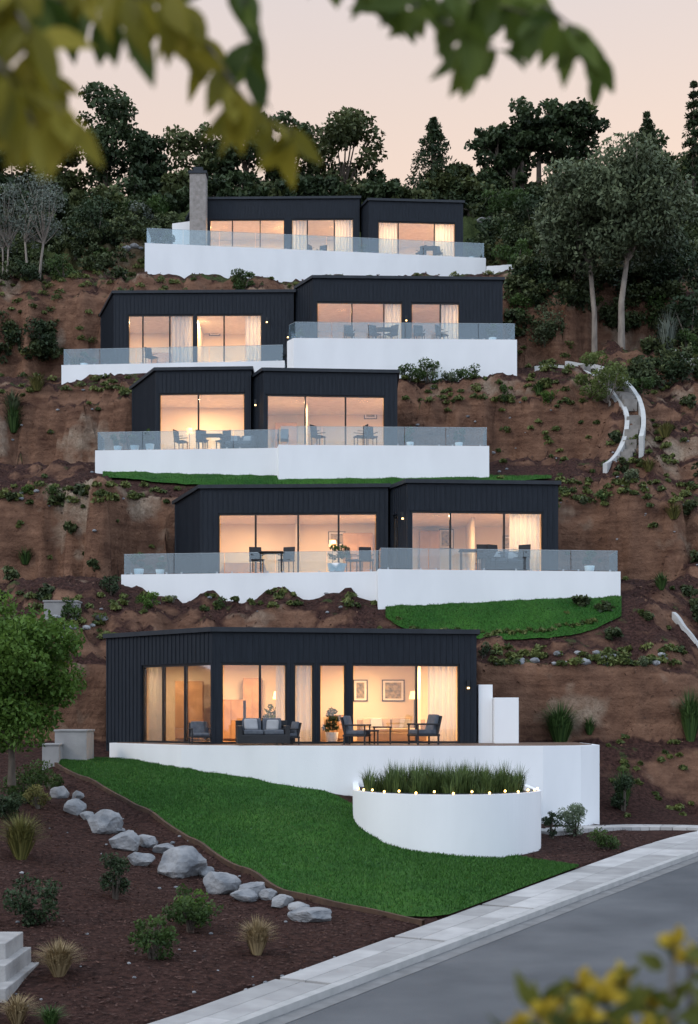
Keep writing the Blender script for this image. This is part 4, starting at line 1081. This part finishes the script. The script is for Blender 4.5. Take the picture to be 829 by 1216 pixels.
# ------------------------------------------------------------------ near foliage
def near_leaf(base, tip, w, curl, V_, F_, R_, r):
    b = np.array(base); t = np.array(tip); a = t-b; L = np.linalg.norm(a); a /= L
    side = np.cross(a, rng.normal(size=3)*.5+np.array([0, 1, 0])); side /= np.linalg.norm(side); nn = np.cross(a, side)
    prof = [(0, .05), (.12, .55), (.3, .95), (.5, 1.0), (.7, .72), (.87, .34), (1, .0)]
    o = len(V_)
    for s_, ww in prof:
        m_ = b+a*L*s_+nn*curl*L*math.sin(s_*3.0)
        V_ += [tuple(m_-side*w*ww+nn*w*ww*.35), tuple(m_), tuple(m_+side*w*ww+nn*w*ww*.35)]
    for i in range(len(prof)-1):
        for k in (0, 1):
            F_.append([o+i*3+k, o+i*3+k+1, o+i*3+4+k, o+i*3+3+k]); R_.append(r)
def near_tree():
    e = empty('overhanging_tree'); br = MB()
    tw = [([(-120, -60), (10, -10), (50, 70), (75, 135)], 'o', 1.75, 26), ([(-120, 20), (-20, 50), (25, 110), (40, 150)], 'o', 1.6, 24), ([(-90, -20), (60, -20), (150, -10), (220, 20)], 'o', 1.85, 22), ([(-60, -40), (30, -10), (100, 10), (150, 25)], 'g', 1.9, 16),
          ([(100, -60), (205, -10), (252, 60), (290, 120), (350, 160)], 'o', 1.95, 22), ([(180, -60), (280, -40), (296, 30), (300, 90)], 'g', 2.0, 12),
          ([(330, -80), (420, -50), (470, -6), (540, 32), (590, 60)], 'g', 2.05, 20), ([(460, -70), (560, -40), (640, 0), (690, 40), (712, 78)], 'g', 2.05, 20), ([(400, -60), (500, -20), (570, 0), (640, 20)], 'g', 2.0, 14)]
    for grp, mname, md in (('o', 'leaf_near_olive', ((.16, .15, .015), (.38, .32, .04))), ('g', 'leaf_near_green', ((.05, .085, .015), (.15, .20, .035)))):
        V_, F_, R_ = [], [], []
        for pts, g, d, nl in tw:
            if g != grp: continue
            P = resample(chaikin(pts, 2), nl)
            W3 = [np.array(W(q[0], q[1], d+.15*math.sin(i*.7))) for i, q in enumerate(P)]
            br.tube([tuple(q) for q in W3], list(np.linspace(.005, .0012, len(W3))), 6)
            for i, q in enumerate(W3):
                if P[i][1] < -75: continue
                for _ in range(2):
                    an = -math.pi/2+random.gauss(0, .6); L = random.uniform(.045, .092)
                    dr = np.array([math.cos(an), random.uniform(-.5, .5), math.sin(an)]); dr /= np.linalg.norm(dr)
                    near_leaf(q, q+dr*L, L*random.uniform(.16, .23), random.uniform(-.15, .15), V_, F_, R_, random.random())
        mkmesh('leaves_'+grp, V_, F_, leafmat(mname, *md, .5), e, True, R_)
    tk = (-2.6, 1.6)
    br.tube([(tk[0], tk[1], -.1), (tk[0]+.1, tk[1], 2.5), (tk[0]+.3, tk[1]+.1, 4.6), (tk[0]+.6, tk[1]+.15, 5.6)], [.2, .16, .13, .09], 12)
    for pts, g, d, nl in tw:
        q = W(pts[0][0], pts[0][1], d)
        br.tube([(tk[0]+.45, tk[1]+.12, 5.2), ((tk[0]+q[0])/2, (tk[1]+q[1])/2, 5.5), q], [.04, .02, .006], 7)
    br.obj('trunk_and_boughs', M_bark, e, True)
near_tree()
def near_shrub():
    e = empty('flowering_shrub'); V_, F_, R_ = [], [], []; Vf, Ff, Rf = [], [], []; br = MB()
    heads = [(800, 1122, 1.7), (735, 1166, 1.8), (690, 1172, 1.75), (660, 1190, 1.8), (640, 1205, 1.7), (770, 1190, 1.9), (820, 1140, 1.8), (700, 1205, 1.7), (840, 1190, 1.8), (615, 1220, 1.75), (780, 1225, 1.7), (740, 1225, 1.9), (850, 1110, 1.9), (720, 1185, 1.7), (670, 1215, 1.75)]
    for u, v, d in heads:
        h_ = np.array(W(u, v, d)); foot_ = np.array([.30+random.uniform(-.12, .12), 1.8+random.uniform(-.15, .15), -.05])
        br.tube([tuple(foot_), tuple(foot_*.5+h_*.5+np.array([random.uniform(-.06, .06), 0, 0])), tuple(h_)], [.014, .008, .003], 6)
        for i in range(11):
            a = rng.normal(size=3); a[2] = abs(a[2])*.8+.1; a /= np.linalg.norm(a)
            near_leaf(h_, h_+a*random.uniform(.016, .03), .008, .2, Vf, Ff, Rf, random.random())
        for i in range(30):
            t = random.uniform(.0, .10); q = h_*(1-t)+foot_*t+rng.normal(0, .012, 3)
            a = rng.normal(size=3); a[2] = abs(a[2])*.5; a /= np.linalg.norm(a)
            near_leaf(q, q+a*random.uniform(.03, .06), .010, .1, V_, F_, R_, random.random())
    mkmesh('leaves', V_, F_, leafmat('leaf_shrub_near', (.06, .08, .015), (.18, .19, .04), .4), e, True, R_)
    mkmesh('yellow_flowers', Vf, Ff, leafmat('petal_yellow', (.36, .25, .02), (.58, .43, .05), .4), e, True, Rf)
    br.obj('stems', M_bark, e, True)
near_shrub()

# ------------------------------------------------------------------ world, sun, camera
w = bpy.data.worlds.new('World'); sc.world = w; w.use_nodes = True
N = w.node_tree.nodes; L = w.node_tree.links; bg = N['Background']
tc = N.new('ShaderNodeTexCoord'); sp = N.new('ShaderNodeSeparateXYZ'); L.new(tc.outputs['Generated'], sp.inputs[0])
def wramp(stops):
    r = N.new('ShaderNodeValToRGB'); cr = r.color_ramp
    cr.elements[0].position = stops[0][0]; cr.elements[0].color = (*stops[0][1], 1)
    cr.elements[1].position = stops[-1][0]; cr.elements[1].color = (*stops[-1][1], 1)
    for p, c in stops[1:-1]:
        q = cr.elements.new(p); q.color = (*c, 1)
    L.new(sp.outputs['Z'], r.inputs['Fac']); return r
west = wramp([(0, (1.05, .68, .46)), (.25, (.98, .70, .53)), (.36, (.86, .67, .57)), (.45, (.76, .66, .64)), (.6, (.84, .88, .98)), (1, (.98, 1.16, 1.44))])
east = wramp([(0, (.95, .98, 1.15)), (.2, (1.12, 1.28, 1.54)), (.5, (1.14, 1.36, 1.68)), (1, (.98, 1.16, 1.44))])
mr = N.new('ShaderNodeMapRange'); mr.inputs['From Min'].default_value = -.1; mr.inputs['From Max'].default_value = .75
L.new(sp.outputs['Y'], mr.inputs['Value'])
mx = N.new('ShaderNodeMix'); mx.data_type = 'RGBA'
L.new(mr.outputs[0], mx.inputs['Factor']); L.new(east.outputs['Color'], mx.inputs['A']); L.new(west.outputs['Color'], mx.inputs['B'])
sky = N.new('ShaderNodeTexSky'); sky.sky_type = 'NISHITA'; sky.sun_disc = False
sky.sun_elevation = math.radians(4); sky.sun_rotation = math.radians(20)
sm = N.new('ShaderNodeVectorMath'); sm.operation = 'SCALE'; sm.inputs['Scale'].default_value = .03
L.new(sky.outputs['Color'], sm.inputs[0])
ad = N.new('ShaderNodeVectorMath'); ad.operation = 'ADD'
L.new(mx.outputs['Result'], ad.inputs[0]); L.new(sm.outputs[0], ad.inputs[1])
L.new(ad.outputs[0], bg.inputs['Color']); bg.inputs['Strength'].default_value = 0.95

sd_ = bpy.data.lights.new('sun', 'SUN'); sd_.energy = .85; sd_.angle = math.radians(14); sd_.color = (1, .86, .70)
so = bpy.data.objects.new('sun', sd_); link(so); so.rotation_euler = (math.radians(54), 0, math.radians(-58))

cam = bpy.data.cameras.new('camera'); co = bpy.data.objects.new('camera', cam); link(co)
co.location = (0, 0, CZ); co.rotation_euler = (math.pi/2, 0, 0)
cam.sensor_fit = 'VERTICAL'; cam.sensor_height = 36; cam.sensor_width = 24.5; cam.lens = F/1216*36
cam.shift_y = (HV-608)/1216; cam.clip_start = .05; cam.clip_end = 2000
cam.dof.use_dof = True; cam.dof.focus_distance = 50; cam.dof.aperture_fstop = 3.6
sc.camera = co
